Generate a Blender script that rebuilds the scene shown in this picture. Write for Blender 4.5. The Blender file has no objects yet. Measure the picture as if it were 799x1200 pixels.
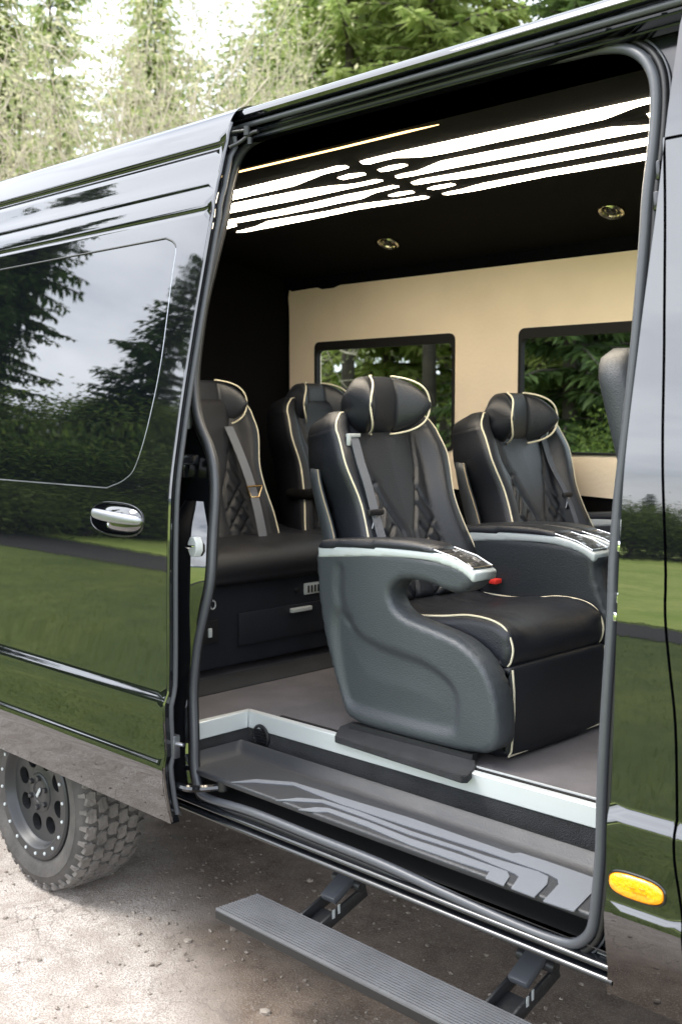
import bpy, bmesh, math, random
from mathutils import Vector, Matrix, noise
from mathutils.geometry import delaunay_2d_cdt
R_ = math.radians
S = bpy.context.scene
COL = S.collection
# ------------------------------------------------------------------ camera
FPX = 1295.0
CAM = Vector((0, -2.0, 1.70)); PITCH = math.atan(112/1295); YAW = R_(45)
cd = bpy.data.cameras.new('camera'); cam = bpy.data.objects.new('camera', cd); COL.objects.link(cam)
cam.location = CAM; cam.rotation_euler = (math.pi/2-PITCH, 0, YAW)
cd.sensor_fit = 'VERTICAL'; cd.sensor_height = 36; cd.sensor_width = 24; cd.lens = 36*FPX/1200
cd.clip_start = .05; cd.clip_end = 3000
cd.dof.use_dof = True; cd.dof.focus_distance = 3.1; cd.dof.aperture_fstop = 4.5
S.camera = cam
# ------------------------------------------------------------------ sky, sun, exposure
SUN_EL, SUN_AZ = R_(55), R_(222)      # azimuth of the sun, measured from +X towards +Y
w = bpy.data.worlds.new('World'); S.world = w; w.use_nodes = True
nt = w.node_tree; nt.nodes.clear()
def N(t, k, **kw):
    n = t.nodes.new(k)
    for a, b in kw.items(): setattr(n, a, b)
    return n
sky = N(nt, 'ShaderNodeTexSky', sky_type='NISHITA'); sky.sun_disc = False
sky.sun_elevation = SUN_EL; sky.sun_rotation = math.pi/2 - SUN_AZ; sky.dust_density = 2.0; sky.air_density = 1.0
tc = N(nt, 'ShaderNodeTexCoord'); mp = N(nt, 'ShaderNodeMapping'); mp.inputs['Scale'].default_value = (1, 1, 2.2)
no = N(nt, 'ShaderNodeTexNoise'); no.inputs['Scale'].default_value = 2.3; no.inputs['Detail'].default_value = 7; no.inputs['Roughness'].default_value = .55
cr = N(nt, 'ShaderNodeMapRange'); cr.inputs[1].default_value = .36; cr.inputs[2].default_value = .60; cr.inputs[3].default_value = .35; cr.inputs[4].default_value = .97
mx = N(nt, 'ShaderNodeMix', data_type='RGBA'); mx.inputs[7].default_value = (15.5, 16.2, 17.5, 1)
bg = N(nt, 'ShaderNodeBackground'); bg.inputs[1].default_value = .10; ow = N(nt, 'ShaderNodeOutputWorld')
L = nt.links.new
L(tc.outputs['Generated'], mp.inputs[0]); L(mp.outputs[0], no.inputs['Vector']); L(no.outputs[0], cr.inputs[0])
L(cr.outputs[0], mx.inputs[0]); L(sky.outputs[0], mx.inputs[6]); L(mx.outputs[2], bg.inputs[0]); L(bg.outputs[0], ow.inputs[0])
sd = bpy.data.lights.new('sun', 'SUN'); sun = bpy.data.objects.new('sun', sd); COL.objects.link(sun)
sd.energy = 1.4; sd.angle = R_(24); sd.color = (1, .95, .88)
sv = Vector((math.cos(SUN_EL)*math.cos(SUN_AZ), math.cos(SUN_EL)*math.sin(SUN_AZ), math.sin(SUN_EL)))
sun.rotation_euler = sv.to_track_quat('Z', 'Y').to_euler(); sun.location = (0, 0, 30)
S.view_settings.view_transform = 'Standard'; S.view_settings.look = 'None'
S.view_settings.exposure = 1.35; S.view_settings.gamma = 1
S.render.engine = 'CYCLES'
S.cycles.max_bounces = 7; S.cycles.diffuse_bounces = 3; S.cycles.transparent_max_bounces = 24; S.cycles.glossy_bounces = 5; S.cycles.transmission_bounces = 8
# ------------------------------------------------------------------ measuring from the photograph (pixels of the 799 x 1200 picture -> metres on a known surface)
_R = Vector((math.cos(YAW), math.sin(YAW), 0)); _H = Vector((-math.sin(YAW), math.cos(YAW), 0)); _Z = Vector((0, 0, 1))
_F = _H*math.cos(PITCH) - _Z*math.sin(PITCH); _U = _Z*math.cos(PITCH) + _H*math.sin(PITCH)
def ray(u, v): return _F + _R*((u-399.5)/FPX) + _U*((600-v)/FPX)
def P(u, v, ax, val):
    d = ray(u, v); return CAM + d*((val-CAM[ax])/d[ax])
def PF(u, v, f):
    y = .05
    for _ in range(14):
        p = P(u, v, 1, y); y = f(p.z)
    return P(u, v, 1, y)
def interp(pts):
    # monotone cubic through (z, y)
    n = len(pts); h = [pts[i+1][0]-pts[i][0] for i in range(n-1)]; d = [(pts[i+1][1]-pts[i][1])/h[i] for i in range(n-1)]
    m = [d[0]] + [0 if d[i-1]*d[i] <= 0 else 2*d[i-1]*d[i]/(d[i-1]+d[i]) for i in range(1, n-1)] + [d[-1]]
    def f(z):
        if z <= pts[0][0]: return pts[0][1] + m[0]*(z-pts[0][0])
        if z >= pts[-1][0]: return pts[-1][1] + m[-1]*(z-pts[-1][0])
        for i in range(n-1):
            if z <= pts[i+1][0]: break
        t = (z-pts[i][0])/h[i]; t2, t3 = t*t, t*t*t
        return (2*t3-3*t2+1)*pts[i][1] + (t3-2*t2+t)*h[i]*m[i] + (-2*t3+3*t2)*pts[i+1][1] + (t3-t2)*h[i]*m[i+1]
    return f
# ------------------------------------------------------------------ materials
def newmat(name):
    m = bpy.data.materials.new(name); m.use_nodes = True; t = m.node_tree; return m, t, t.nodes['Principled BSDF']
def pr(name, col, rough=.5, metal=0, ior=None, coat=0, bump=0, bscale=40, var=0, vscale=6, emit=None, es=0, sheen=0, rvar=0, detail=5, spec=None):
    m, t, b = newmat(name); l = t.links.new
    b.inputs['Base Color'].default_value = (*col, 1); b.inputs['Roughness'].default_value = rough; b.inputs['Metallic'].default_value = metal
    if ior: b.inputs['IOR'].default_value = ior
    if spec is not None: b.inputs['Specular IOR Level'].default_value = spec
    if coat: b.inputs['Coat Weight'].default_value = coat; b.inputs['Coat Roughness'].default_value = .02
    if sheen: b.inputs['Sheen Weight'].default_value = sheen; b.inputs['Sheen Roughness'].default_value = .5
    if emit: b.inputs['Emission Color'].default_value = (*emit, 1); b.inputs['Emission Strength'].default_value = es
    c = None
    if bump or var or rvar:
        c = N(t, 'ShaderNodeTexCoord')
    if bump:
        n = N(t, 'ShaderNodeTexNoise'); n.inputs['Scale'].default_value = bscale; n.inputs['Detail'].default_value = detail
        bp = N(t, 'ShaderNodeBump'); bp.inputs['Strength'].default_value = bump; bp.inputs['Distance'].default_value = .01
        l(c.outputs['Object'], n.inputs['Vector']); l(n.outputs[0], bp.inputs['Height']); l(bp.outputs[0], b.inputs['Normal'])
    if var:
        n = N(t, 'ShaderNodeTexNoise'); n.inputs['Scale'].default_value = vscale; n.inputs['Detail'].default_value = 6
        r = N(t, 'ShaderNodeMapRange'); r.inputs[1].default_value = .3; r.inputs[2].default_value = .7; r.inputs[3].default_value = 1-var; r.inputs[4].default_value = 1+var
        k = N(t, 'ShaderNodeMix', data_type='RGBA', blend_type='MULTIPLY'); k.inputs[0].default_value = 1; k.inputs[6].default_value = (*col, 1)
        l(c.outputs['Object'], n.inputs['Vector']); l(n.outputs[0], r.inputs[0]); l(r.outputs[0], k.inputs[7]); l(k.outputs[2], b.inputs['Base Color'])
    if rvar:
        n = N(t, 'ShaderNodeTexNoise'); n.inputs['Scale'].default_value = 3.0; n.inputs['Detail'].default_value = 8
        r = N(t, 'ShaderNodeMapRange'); r.inputs[1].default_value = .35; r.inputs[2].default_value = .7; r.inputs[3].default_value = rough; r.inputs[4].default_value = rough+rvar
        l(c.outputs['Object'], n.inputs['Vector']); l(n.outputs[0], r.inputs[0]); l(r.outputs[0], b.inputs['Roughness'])
    return m
M = {}
M['paint'] = pr('black_paint', (.004, .0045, .006), .010, ior=2.18, bump=.012, bscale=9, detail=4, rvar=.022)
M['frame'] = pr('black_painted_frame', (.006, .007, .009), .10, ior=1.7, bump=.03, bscale=6, rvar=.15)
M['privacy'] = pr('dark_privacy_glass', (.003, .004, .005), .0, ior=2.2)
M['rubber'] = pr('rubber_seal', (.060, .064, .074), .36, bump=.05, bscale=60)
M['rubberd'] = pr('dark_rubber', (.008, .008, .009), .5)
M['plastic'] = pr('black_plastic', (.012, .012, .014), .45, bump=.15, bscale=300)
M['chrome'] = pr('chrome', (.75, .76, .78), .08, 1)
M['satin'] = pr('satin_metal', (.34, .35, .37), .3, 1, rvar=.15)
M['grip'] = pr('satin_grey_handle', (.30, .31, .33), .38, .9, rvar=.1)
M['white'] = pr('white_plastic', (.52, .55, .56), .35)
M['leather'] = pr('black_leather', (.015, .017, .0225), .32, bump=.22, bscale=260, rvar=.14, ior=1.5)
M['leathersoft'] = pr('black_perforated_leather', (.006, .0068, .0105), .42, bump=.35, bscale=300, rvar=.1)
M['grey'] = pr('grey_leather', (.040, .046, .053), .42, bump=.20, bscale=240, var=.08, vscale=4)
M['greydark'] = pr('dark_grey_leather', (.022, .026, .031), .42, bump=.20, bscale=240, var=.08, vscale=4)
M['grey2'] = pr('light_grey_leather', (.03, .033, .038), .45, bump=.2, bscale=240)
M['piping'] = pr('cream_piping', (.72, .66, .50), .45, bump=.2, bscale=400)
M['pipingtan'] = pr('tan_piping', (.38, .31, .20), .45)
M['silver'] = pr('silver_trim', (.48, .52, .53), .38, .25, rvar=.1)
M['belt'] = pr('seat_belt_webbing', (.13, .14, .165), .6, bump=.5, bscale=500)
M['gold'] = pr('gold_buckle_metal', (.62, .42, .20), .25, 1)
M['red'] = pr('red_plastic', (.7, .04, .03), .35)
M['cream'] = pr('cream_suede', (.90, .75, .57), .8, bump=.15, bscale=60, var=.11, vscale=1.6, sheen=.2)
M['suede'] = pr('black_suede', (.0022, .0021, .0022), .95, bump=.2, bscale=200, var=.25, vscale=3, spec=.15)
M['darkvinyl'] = pr('dark_navy_vinyl', (.013, .015, .021), .45, bump=.15, bscale=200, var=.2, vscale=5)
M['gap'] = pr('dark_cavity', (.004, .004, .004), .8)
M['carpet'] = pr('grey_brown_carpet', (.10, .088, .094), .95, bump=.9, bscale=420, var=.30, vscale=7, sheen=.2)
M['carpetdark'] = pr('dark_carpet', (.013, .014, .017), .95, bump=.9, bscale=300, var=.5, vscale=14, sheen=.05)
M['alu'] = pr('brushed_aluminium_trim', (.60, .63, .64), .35, .35, rvar=.15)
M['tray'] = pr('step_tray_plastic', (.022, .024, .029), .36, bump=.2, bscale=260, rvar=.2)
M['traystrip'] = pr('step_tread_strip', (.135, .145, .165), .42, rvar=.2, bump=.1, bscale=200)
M['board'] = pr('anodised_step_board', (.13, .135, .145), .42, .4, var=.25, vscale=9, bump=.1, bscale=200)
M['ridge'] = pr('pale_ridge_metal', (.16, .165, .175), .45, .3, var=.12, vscale=9)  # ridges paler than the dark board, so the grooves stand out
M['boardd'] = pr('step_bracket_metal', (.03, .031, .033), .38, .3, bump=.2, bscale=80)
M['rim'] = pr('matte_black_alloy', (.030, .031, .033), .38, .3)
M['led'] = pr('warm_white_light_strip', (1, .95, .88), .4, emit=(1.0, .87, .68), es=7.5)
M['ledwarm'] = pr('amber_light_strip', (1, .8, .5), .4, emit=(1.0, .62, .25), es=1.6)
M['amber'] = pr('amber_lens', (1.0, .36, .0), .10, ior=1.5, bump=.5, bscale=120, emit=(1, .33, 0), es=.10, coat=1)
M['amberd'] = pr('dark_amber_print', (.70, .24, .0), .3)
M['bronze'] = pr('bronze_metal', (.62, .58, .42), .25, 1)
M['tyre'] = pr('dusty_tyre_rubber', (.060, .056, .052), .8, bump=.4, bscale=60, var=.3, vscale=9)
M['tread'] = pr('dusty_tread_rubber', (.135, .125, .115), .85, bump=.6, bscale=90, var=.3, vscale=14)
def glassmat():
    m, t, b = newmat('tinted_window_glass'); t.nodes.remove(b); o = t.nodes['Material Output']
    tr = N(t, 'ShaderNodeBsdfTransparent'); tr.inputs[0].default_value = (.62, .68, .66, 1)
    gl = N(t, 'ShaderNodeBsdfGlossy'); gl.inputs['Roughness'].default_value = .0
    f = N(t, 'ShaderNodeFresnel'); f.inputs[0].default_value = 1.45; a = N(t, 'ShaderNodeMixShader')
    t.links.new(f.outputs[0], a.inputs[0]); t.links.new(tr.outputs[0], a.inputs[1]); t.links.new(gl.outputs[0], a.inputs[2]); t.links.new(a.outputs[0], o.inputs[0])
    return m
M['glass'] = glassmat()
def leafmat(name, c1, c2, trans=.35, rough=.6):
    m, t, b = newmat(name); l = t.links.new; o = t.nodes['Material Output']
    g = N(t, 'ShaderNodeNewGeometry'); mxc = N(t, 'ShaderNodeMix', data_type='RGBA'); mxc.inputs[6].default_value = (*c1, 1); mxc.inputs[7].default_value = (*c2, 1)
    l(g.outputs['Random Per Island'], mxc.inputs[0]); l(mxc.outputs[2], b.inputs['Base Color']); b.inputs['Roughness'].default_value = rough
    tl = N(t, 'ShaderNodeBsdfTranslucent'); l(mxc.outputs[2], tl.inputs[0]); a = N(t, 'ShaderNodeMixShader'); a.inputs[0].default_value = trans
    l(b.outputs[0], a.inputs[1]); l(tl.outputs[0], a.inputs[2]); l(a.outputs[0], o.inputs[0]); return m
M['spruce'] = leafmat('spruce_needles', (.032, .062, .018), (.12, .18, .048), .45)
M['larch'] = leafmat('light_conifer_needles', (.25, .33, .08), (.46, .50, .18), .6)
M['midgreen'] = leafmat('mid_green_needles', (.20, .28, .07), (.44, .50, .19), .6)
M['leaf'] = leafmat('broad_leaves', (.06, .11, .018), (.22, .29, .06), .5)
M['blossom'] = leafmat('pale_blossom_leaves', (.17, .24, .06), (.60, .56, .36), .5)
M['blade'] = leafmat('grass_blades', (.11, .18, .028), (.30, .34, .08), .35)
M['bark'] = pr('dark_bark', (.060, .048, .038), .9, bump=1, bscale=14, var=.35, vscale=5)
M['barkpale'] = pr('pale_bark', (.46, .40, .31), .8, bump=.5, bscale=20, var=.3, vscale=6)
def groundmats():
    # gravel: pale packed grit, brown damp soil along and under the van with some of its shade in the colour, fine cracks
    m, t, b = newmat('packed_gravel'); l = t.links.new
    c = N(t, 'ShaderNodeTexCoord')
    def noi(s, d=8, r=.6):
        n = N(t, 'ShaderNodeTexNoise'); n.inputs['Scale'].default_value = s; n.inputs['Detail'].default_value = d; n.inputs['Roughness'].default_value = r; l(c.outputs['Object'], n.inputs['Vector']); return n
    def mr(src, a, b_, c_, d_):
        r = N(t, 'ShaderNodeMapRange'); r.inputs[1].default_value = a; r.inputs[2].default_value = b_; r.inputs[3].default_value = c_; r.inputs[4].default_value = d_; l(src, r.inputs[0]); return r.outputs[0]
    def mix(f, a, b_, bt='MIX'):
        k = N(t, 'ShaderNodeMix', data_type='RGBA', blend_type=bt)
        if isinstance(f, float): k.inputs[0].default_value = f
        else: l(f, k.inputs[0])
        for i, x in ((6, a), (7, b_)):
            if isinstance(x, tuple): k.inputs[i].default_value = (*x, 1)
            else: l(x, k.inputs[i])
        return k.outputs[2]
    big = noi(1.1, 6); fine = noi(55, 6, .7); mid = noi(9, 7, .65); vf = noi(190, 3, .6)
    base = mix(mr(mid.outputs[0], .38, .62, 0, 1), (.38, .33, .285), (.56, .51, .46))
    base = mix(mr(vf.outputs[0], .44, .60, 0, .85), base, (.24, .20, .17))
    base = mix(mr(fine.outputs[0], .62, .72, 0, .5), base, (.68, .65, .60))
    sx = N(t, 'ShaderNodeSeparateXYZ'); l(c.outputs['Object'], sx.inputs[0])
    # mask for brown soil plus painted van shade: rises under the van and frontwards, broken up by noise
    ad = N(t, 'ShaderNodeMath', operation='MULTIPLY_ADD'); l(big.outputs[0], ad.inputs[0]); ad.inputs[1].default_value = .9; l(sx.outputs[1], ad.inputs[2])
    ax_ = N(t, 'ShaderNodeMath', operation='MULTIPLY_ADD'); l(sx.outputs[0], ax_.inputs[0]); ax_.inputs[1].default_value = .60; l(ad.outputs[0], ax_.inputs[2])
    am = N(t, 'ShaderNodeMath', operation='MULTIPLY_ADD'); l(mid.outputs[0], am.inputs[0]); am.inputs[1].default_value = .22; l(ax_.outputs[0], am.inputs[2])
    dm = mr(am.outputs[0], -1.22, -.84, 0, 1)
    dirt_shade = mix(mr(mid.outputs[0], .35, .66, 0, 1), (.105, .072, .050), (.21, .16, .12))
    dirt_shade = mix(mr(vf.outputs[0], .5, .66, 0, .7), dirt_shade, (.30, .26, .22))
    dirt_shade = mix(mr(fine.outputs[0], .60, .70, 0, .6), dirt_shade, (.06, .045, .035))
    colr = mix(dm, base, dirt_shade)
    vo = N(t, 'ShaderNodeTexVoronoi', feature='DISTANCE_TO_EDGE'); vo.inputs['Scale'].default_value = 7.5
    wv = mix(.12, c.outputs['Object'], mid.outputs['Color']); l(wv, vo.inputs['Vector'])
    ck = mr(vo.outputs[0], 0, .018, 1, 0)
    cm = N(t, 'ShaderNodeMath', operation='MULTIPLY'); l(ck, cm.inputs[0]); l(mr(big.outputs[0], .42, .56, 0, .8), cm.inputs[1])
    colr = mix(cm.outputs[0], colr, (.16, .13, .11))
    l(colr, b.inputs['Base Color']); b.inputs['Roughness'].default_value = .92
    h = N(t, 'ShaderNodeMath', operation='ADD'); l(fine.outputs[0], h.inputs[0]); l(vf.outputs[0], h.inputs[1])
    h2 = N(t, 'ShaderNodeMath', operation='SUBTRACT'); l(h.outputs[0], h2.inputs[0]); l(cm.outputs[0], h2.inputs[1])
    bp = N(t, 'ShaderNodeBump'); bp.inputs['Strength'].default_value = .55; bp.inputs['Distance'].default_value = .012; l(h2.outputs[0], bp.inputs['Height']); l(bp.outputs[0], b.inputs['Normal'])
    M['gravel'] = m
    m, t, b = newmat('meadow_grass_ground'); l = t.links.new; c = N(t, 'ShaderNodeTexCoord')
    a1 = noi(.35, 8, .65); a2 = noi(6, 6, .7); a3 = noi(40, 4, .7)
    k = mix(mr(a1.outputs[0], .35, .65, 0, 1), (.10, .165, .025), (.26, .315, .055))
    k = mix(mr(a2.outputs[0], .4, .68, 0, .6), k, (.065, .115, .018)); k = mix(mr(a3.outputs[0], .55, .75, 0, .5), k, (.28, .30, .09))
    l(k, b.inputs['Base Color']); b.inputs['Roughness'].default_value = .9
    bp = N(t, 'ShaderNodeBump'); bp.inputs['Strength'].default_value = 1; bp.inputs['Distance'].default_value = .05; l(a3.outputs[0], bp.inputs['Height']); l(bp.outputs[0], b.inputs['Normal'])
    M['meadow'] = m
    m, t, b = newmat('mown_field_grass'); l = t.links.new; c = N(t, 'ShaderNodeTexCoord')
    a1 = noi(.5, 8, .65); a2 = noi(5, 6, .7)
    k = mix(mr(a1.outputs[0], .35, .65, 0, 1), (.30, .42, .06), (.50, .56, .14)); k = mix(mr(a2.outputs[0], .42, .7, 0, .6), k, (.20, .32, .05)); l(k, b.inputs['Base Color']); b.inputs['Roughness'].default_value = .9
    M['field'] = m
    M['asphalt'] = pr('dark_asphalt', (.022, .021, .017), .8, bump=.5, bscale=120, var=.3, vscale=2)
    M['stone'] = leafmat('pebble_stone', (.13, .10, .08), (.34, .30, .25), 0, .9)
groundmats()
# ------------------------------------------------------------------ object helpers
VANLOC = Vector((-2.3, 1.0, -.04))
def prop(o, label=None, cat=None, group=None, kind=None):
    if label: o['label'] = label
    if cat: o['category'] = cat
    if group: o['group'] = group
    if kind: o['kind'] = kind
    return o
def empty(name, loc, rz=0):
    o = bpy.data.objects.new(name, None); o.empty_display_size = .2; COL.objects.link(o); o.location = loc; o.rotation_euler.z = rz; return o
def mk(name, vs, fs, mat, parent=None, smooth=True, normals=None, angle=None, world=False):
    me = bpy.data.meshes.new(name); me.from_pydata([tuple(v) for v in vs], [], fs); me.update()
    if smooth: me.polygons.foreach_set('use_smooth', [True]*len(me.polygons))
    if mat: me.materials.append(mat if not isinstance(mat, str) else M[mat])
    if normals: me.normals_split_custom_set_from_vertices([tuple(n) for n in normals])
    if angle is not None: me.set_sharp_from_angle(angle=R_(angle))
    o = bpy.data.objects.new(name, me); COL.objects.link(o)
    if parent is not None:
        o.parent = parent
        if world and parent.type == 'EMPTY': o.matrix_parent_inverse = Matrix.Translation(-Vector(parent.location))
    return o
class MB:
    def __init__(s): s.v = []; s.f = []
    def add(s, v, f):
        k = len(s.v); s.v += [Vector(p) for p in v]; s.f += [tuple(i+k for i in q) for q in f]; return s
    def box(s, x0, x1, y0, y1, z0, z1, r=0.0, seg=2):
        bm = bmesh.new(); bmesh.ops.create_cube(bm, size=1)
        for v in bm.verts: v.co = Vector(((x0+x1)/2+v.co.x*(x1-x0), (y0+y1)/2+v.co.y*(y1-y0), (z0+z1)/2+v.co.z*(z1-z0)))
        if r: bmesh.ops.bevel(bm, geom=bm.edges[:], offset=r, segments=seg, profile=.5, affect='EDGES')
        bm.verts.index_update(); s.add([v.co.copy() for v in bm.verts], [[v.index for v in f.verts] for f in bm.faces]); bm.free(); return s
    def xf(s, m): s.v = [m @ v for v in s.v]; return s
    def tube(s, path, r, n=8, closed=False, sect=None, up=Vector((0, 0, 1)), caps=True, taper=None):
        path = [Vector(p) for p in path]; k = len(path); rows = []
        pu = None
        for i, p in enumerate(path):
            a = path[(i-1) % k] if (closed or i) else p; b = path[(i+1) % k] if (closed or i < k-1) else p
            t = (b-a).normalized() if (b-a).length > 1e-9 else Vector((1, 0, 0))
            if pu is None:
                q = t.cross(up); q = q if q.length > 1e-3 else t.cross(Vector((1, 0, 0))); q.normalize(); pu = q.cross(t).normalized()
            else:
                pu = (pu - t*pu.dot(t)).normalized()
            q = t.cross(pu).normalized(); rr = r*(taper[i] if taper else 1)
            sc = sect or [(math.cos(2*math.pi*j/n), math.sin(2*math.pi*j/n)) for j in range(n)]
            rows.append([p + q*(c[0]*rr) + pu*(c[1]*rr) for c in sc])
        n = len(rows[0]); v = [p for r_ in rows for p in r_]; f = []
        for i in range(k if closed else k-1):
            for j in range(n): f.append((i*n+j, i*n+(j+1) % n, ((i+1) % k)*n+(j+1) % n, ((i+1) % k)*n+j))
        if not closed and caps: f.append(tuple(range(n-1, -1, -1))); f.append(tuple((k-1)*n+j for j in range(n)))
        return s.add(v, f)
    def flatband(s, path, w, t, up):
        # strap: width w across, thickness t along up
        return s.tube(path, 1, up=up, sect=[(-w/2, -t/2), (w/2, -t/2), (w/2, t/2), (-w/2, t/2)])
    def lathe(s, prof, n=48, axis='y', c=(0, 0, 0)):
        v = []; f = []
        for (r, h) in prof:
            for j in range(n):
                a = 2*math.pi*j/n
                q = (r*math.cos(a), h, r*math.sin(a)) if axis == 'y' else (r*math.cos(a), r*math.sin(a), h) if axis == 'z' else (h, r*math.cos(a), r*math.sin(a))
                v.append((q[0]+c[0], q[1]+c[1], q[2]+c[2]))
        for i in range(len(prof)-1):
            for j in range(n): f.append((i*n+j, i*n+(j+1) % n, (i+1)*n+(j+1) % n, (i+1)*n+j))
        return s.add(v, f)
    def prism(s, pts, lo, hi, ax=2):
        # polygon pts (2D in the other two axes) extruded along ax
        def p3(p, h): return (p[0], p[1], h) if ax == 2 else (p[0], h, p[1]) if ax == 1 else (h, p[0], p[1])
        n = len(pts); v = [p3(p, lo) for p in pts] + [p3(p, hi) for p in pts]
        return s.add(v, [tuple(range(n)), tuple(range(2*n-1, n-1, -1))] + [(i, i+n, (i+1) % n+n, (i+1) % n) for i in range(n)])
    def build(s, name, mat, parent=None, smooth=True, angle=35, world=False, bevel=0):
        o = mk(name, s.v, s.f, mat, parent, smooth, None, angle if smooth else None, world)
        bm = bmesh.new(); bm.from_mesh(o.data); bmesh.ops.recalc_face_normals(bm, faces=bm.faces); bm.to_mesh(o.data); bm.free()
        if smooth and angle is not None: o.data.set_sharp_from_angle(angle=R_(angle))
        if bevel:
            b = o.modifiers.new('bevel', 'BEVEL'); b.width = bevel; b.segments = 2; b.limit_method = 'ANGLE'; b.angle_limit = R_(40)
        return o
def crom(pts, n=6, closed=False):
    pts = [Vector(p) for p in pts]; k = len(pts); out = []
    for i in range(k if closed else k-1):
        p0 = pts[(i-1) % k] if (closed or i) else pts[0]*2-pts[1]; p1 = pts[i]; p2 = pts[(i+1) % k]; p3 = pts[(i+2) % k] if (closed or i < k-2) else p2*2-p1
        for j in range(n):
            t = j/n; out.append(.5*((2*p1)+(p2-p0)*t+(2*p0-5*p1+4*p2-p3)*t*t+(3*p1-p0-3*p2+p3)*t**3))
    if not closed: out.append(pts[-1].copy())
    return out
def sstep_(a, b, x):
    t = max(0, min(1, (x-a)/(b-a))); return t*t*(3-2*t)
def inpoly(x, y, poly):
    c = False; n = len(poly); j = n-1
    for i in range(n):
        xi, yi = poly[i][0], poly[i][1]; xj, yj = poly[j][0], poly[j][1]
        if (yi > y) != (yj > y) and x < (xj-xi)*(y-yi)/(yj-yi)+xi: c = not c
        j = i
    return c
def dseg(px, py, a, b):
    ax, ay = a[0], a[1]; bx, by = b[0]-ax, b[1]-ay; L2 = bx*bx+by*by
    t = 0 if L2 == 0 else max(0, min(1, ((px-ax)*bx+(py-ay)*by)/L2)); return math.hypot(px-ax-t*bx, py-ay-t*by)
def dpoly(px, py, poly, closed=True):
    n = len(poly); return min(dseg(px, py, poly[i], poly[(i+1) % n]) for i in range(n if closed else n-1))
def resample(poly, step, closed=True):
    out = []; n = len(poly)
    for i in range(n if closed else n-1):
        a, b = poly[i], poly[(i+1) % n]; d = math.hypot(b[0]-a[0], b[1]-a[1]); k = max(1, int(math.ceil(d/step)))
        for j in range(k): out.append((a[0]+(b[0]-a[0])*j/k, a[1]+(b[1]-a[1])*j/k))
    if not closed: out.append(tuple(poly[-1][:2]))
    return out
def tri(outer, holes, xs, ys, bstep=.05, keep=.3):
    # constrained triangulation of a 2D region with inner grid points
    loops = [resample(outer, bstep)] + [resample(h, bstep) for h in holes]
    pts = []; edges = []
    for lp in loops:
        k = len(pts); pts += lp; edges += [(k+i, k+(i+1) % len(lp)) for i in range(len(lp))]
    nb = len(pts)
    mnx = min(p[0] for p in outer); mxx = max(p[0] for p in outer); mny = min(p[1] for p in outer); mxy = max(p[1] for p in outer)
    gx = xs if isinstance(xs, list) else [mnx+xs*i for i in range(1, int((mxx-mnx)/xs)+1)]
    gy = ys if isinstance(ys, list) else [mny+ys*i for i in range(1, int((mxy-mny)/ys)+1)]
    md = keep*min(abs(gx[1]-gx[0]) if len(gx) > 1 else 1, min([abs(gy[i+1]-gy[i]) for i in range(len(gy)-1)] or [1]))
    for x in gx:
        for y in gy:
            if inpoly(x, y, outer) and not any(inpoly(x, y, h) for h in holes) and dpoly(x, y, outer) > md and all(dpoly(x, y, h) > md for h in holes): pts.append((x, y))
    vo, eo, fo, ov, oe, of = delaunay_2d_cdt([Vector(p) for p in pts], edges, [], 0, 1e-6)
    fs = []
    for f in fo:
        cx = sum(vo[i][0] for i in f)/len(f); cy = sum(vo[i][1] for i in f)/len(f)
        if inpoly(cx, cy, outer) and not any(inpoly(cx, cy, h) for h in holes):
            a, b, c = [vo[i] for i in f[:3]]
            if (b[0]-a[0])*(c[1]-a[1])-(b[1]-a[1])*(c[0]-a[0]) < 0: f = f[::-1]
            fs.append(tuple(f))
    cnt = {}
    for f in fs:
        for i in range(len(f)):
            e = (f[i], f[(i+1) % len(f)]); cnt[e] = cnt.get(e, 0)+1
    bd = [e for e in cnt if (e[1], e[0]) not in cnt]
    return [(p[0], p[1]) for p in vo], fs, bd
def skin(name, outer, holes, fn, mat, parent, dx=.15, zrows=.06, th=.03, bstep=.05, world=True, side=-1, rimmat=None):
    # body panel: region in X-Z carried onto Y = fn(z), analytic normals, rim of depth th
    v2, fs, bd = tri(outer, holes, dx, zrows, bstep)
    vs = [Vector((p[0], fn(p[1]), p[1])) for p in v2]; ns = []
    for p in v2:
        d = (fn(p[1]+.003)-fn(p[1]-.003))/.006; ns.append(Vector((0, -1, d)).normalized()*(1 if side < 0 else -1))
    fs2 = [tuple(f) for f in fs] if side < 0 else [tuple(reversed(f)) for f in fs]
    if th:
        for a, b in bd:
            pa, pb = vs[a], vs[b]; e = (pb-pa).normalized(); nn = Vector((e.z, 0, -e.x))
            k = len(vs); off = Vector((0, th if side < 0 else -th, 0))
            vs += [pa.copy(), pb.copy(), pb+off, pa+off]; ns += [nn]*4; fs2.append((k, k+3, k+2, k+1))
    return mk(name, vs, fs2, mat, parent, True, ns, None, world)
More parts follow.
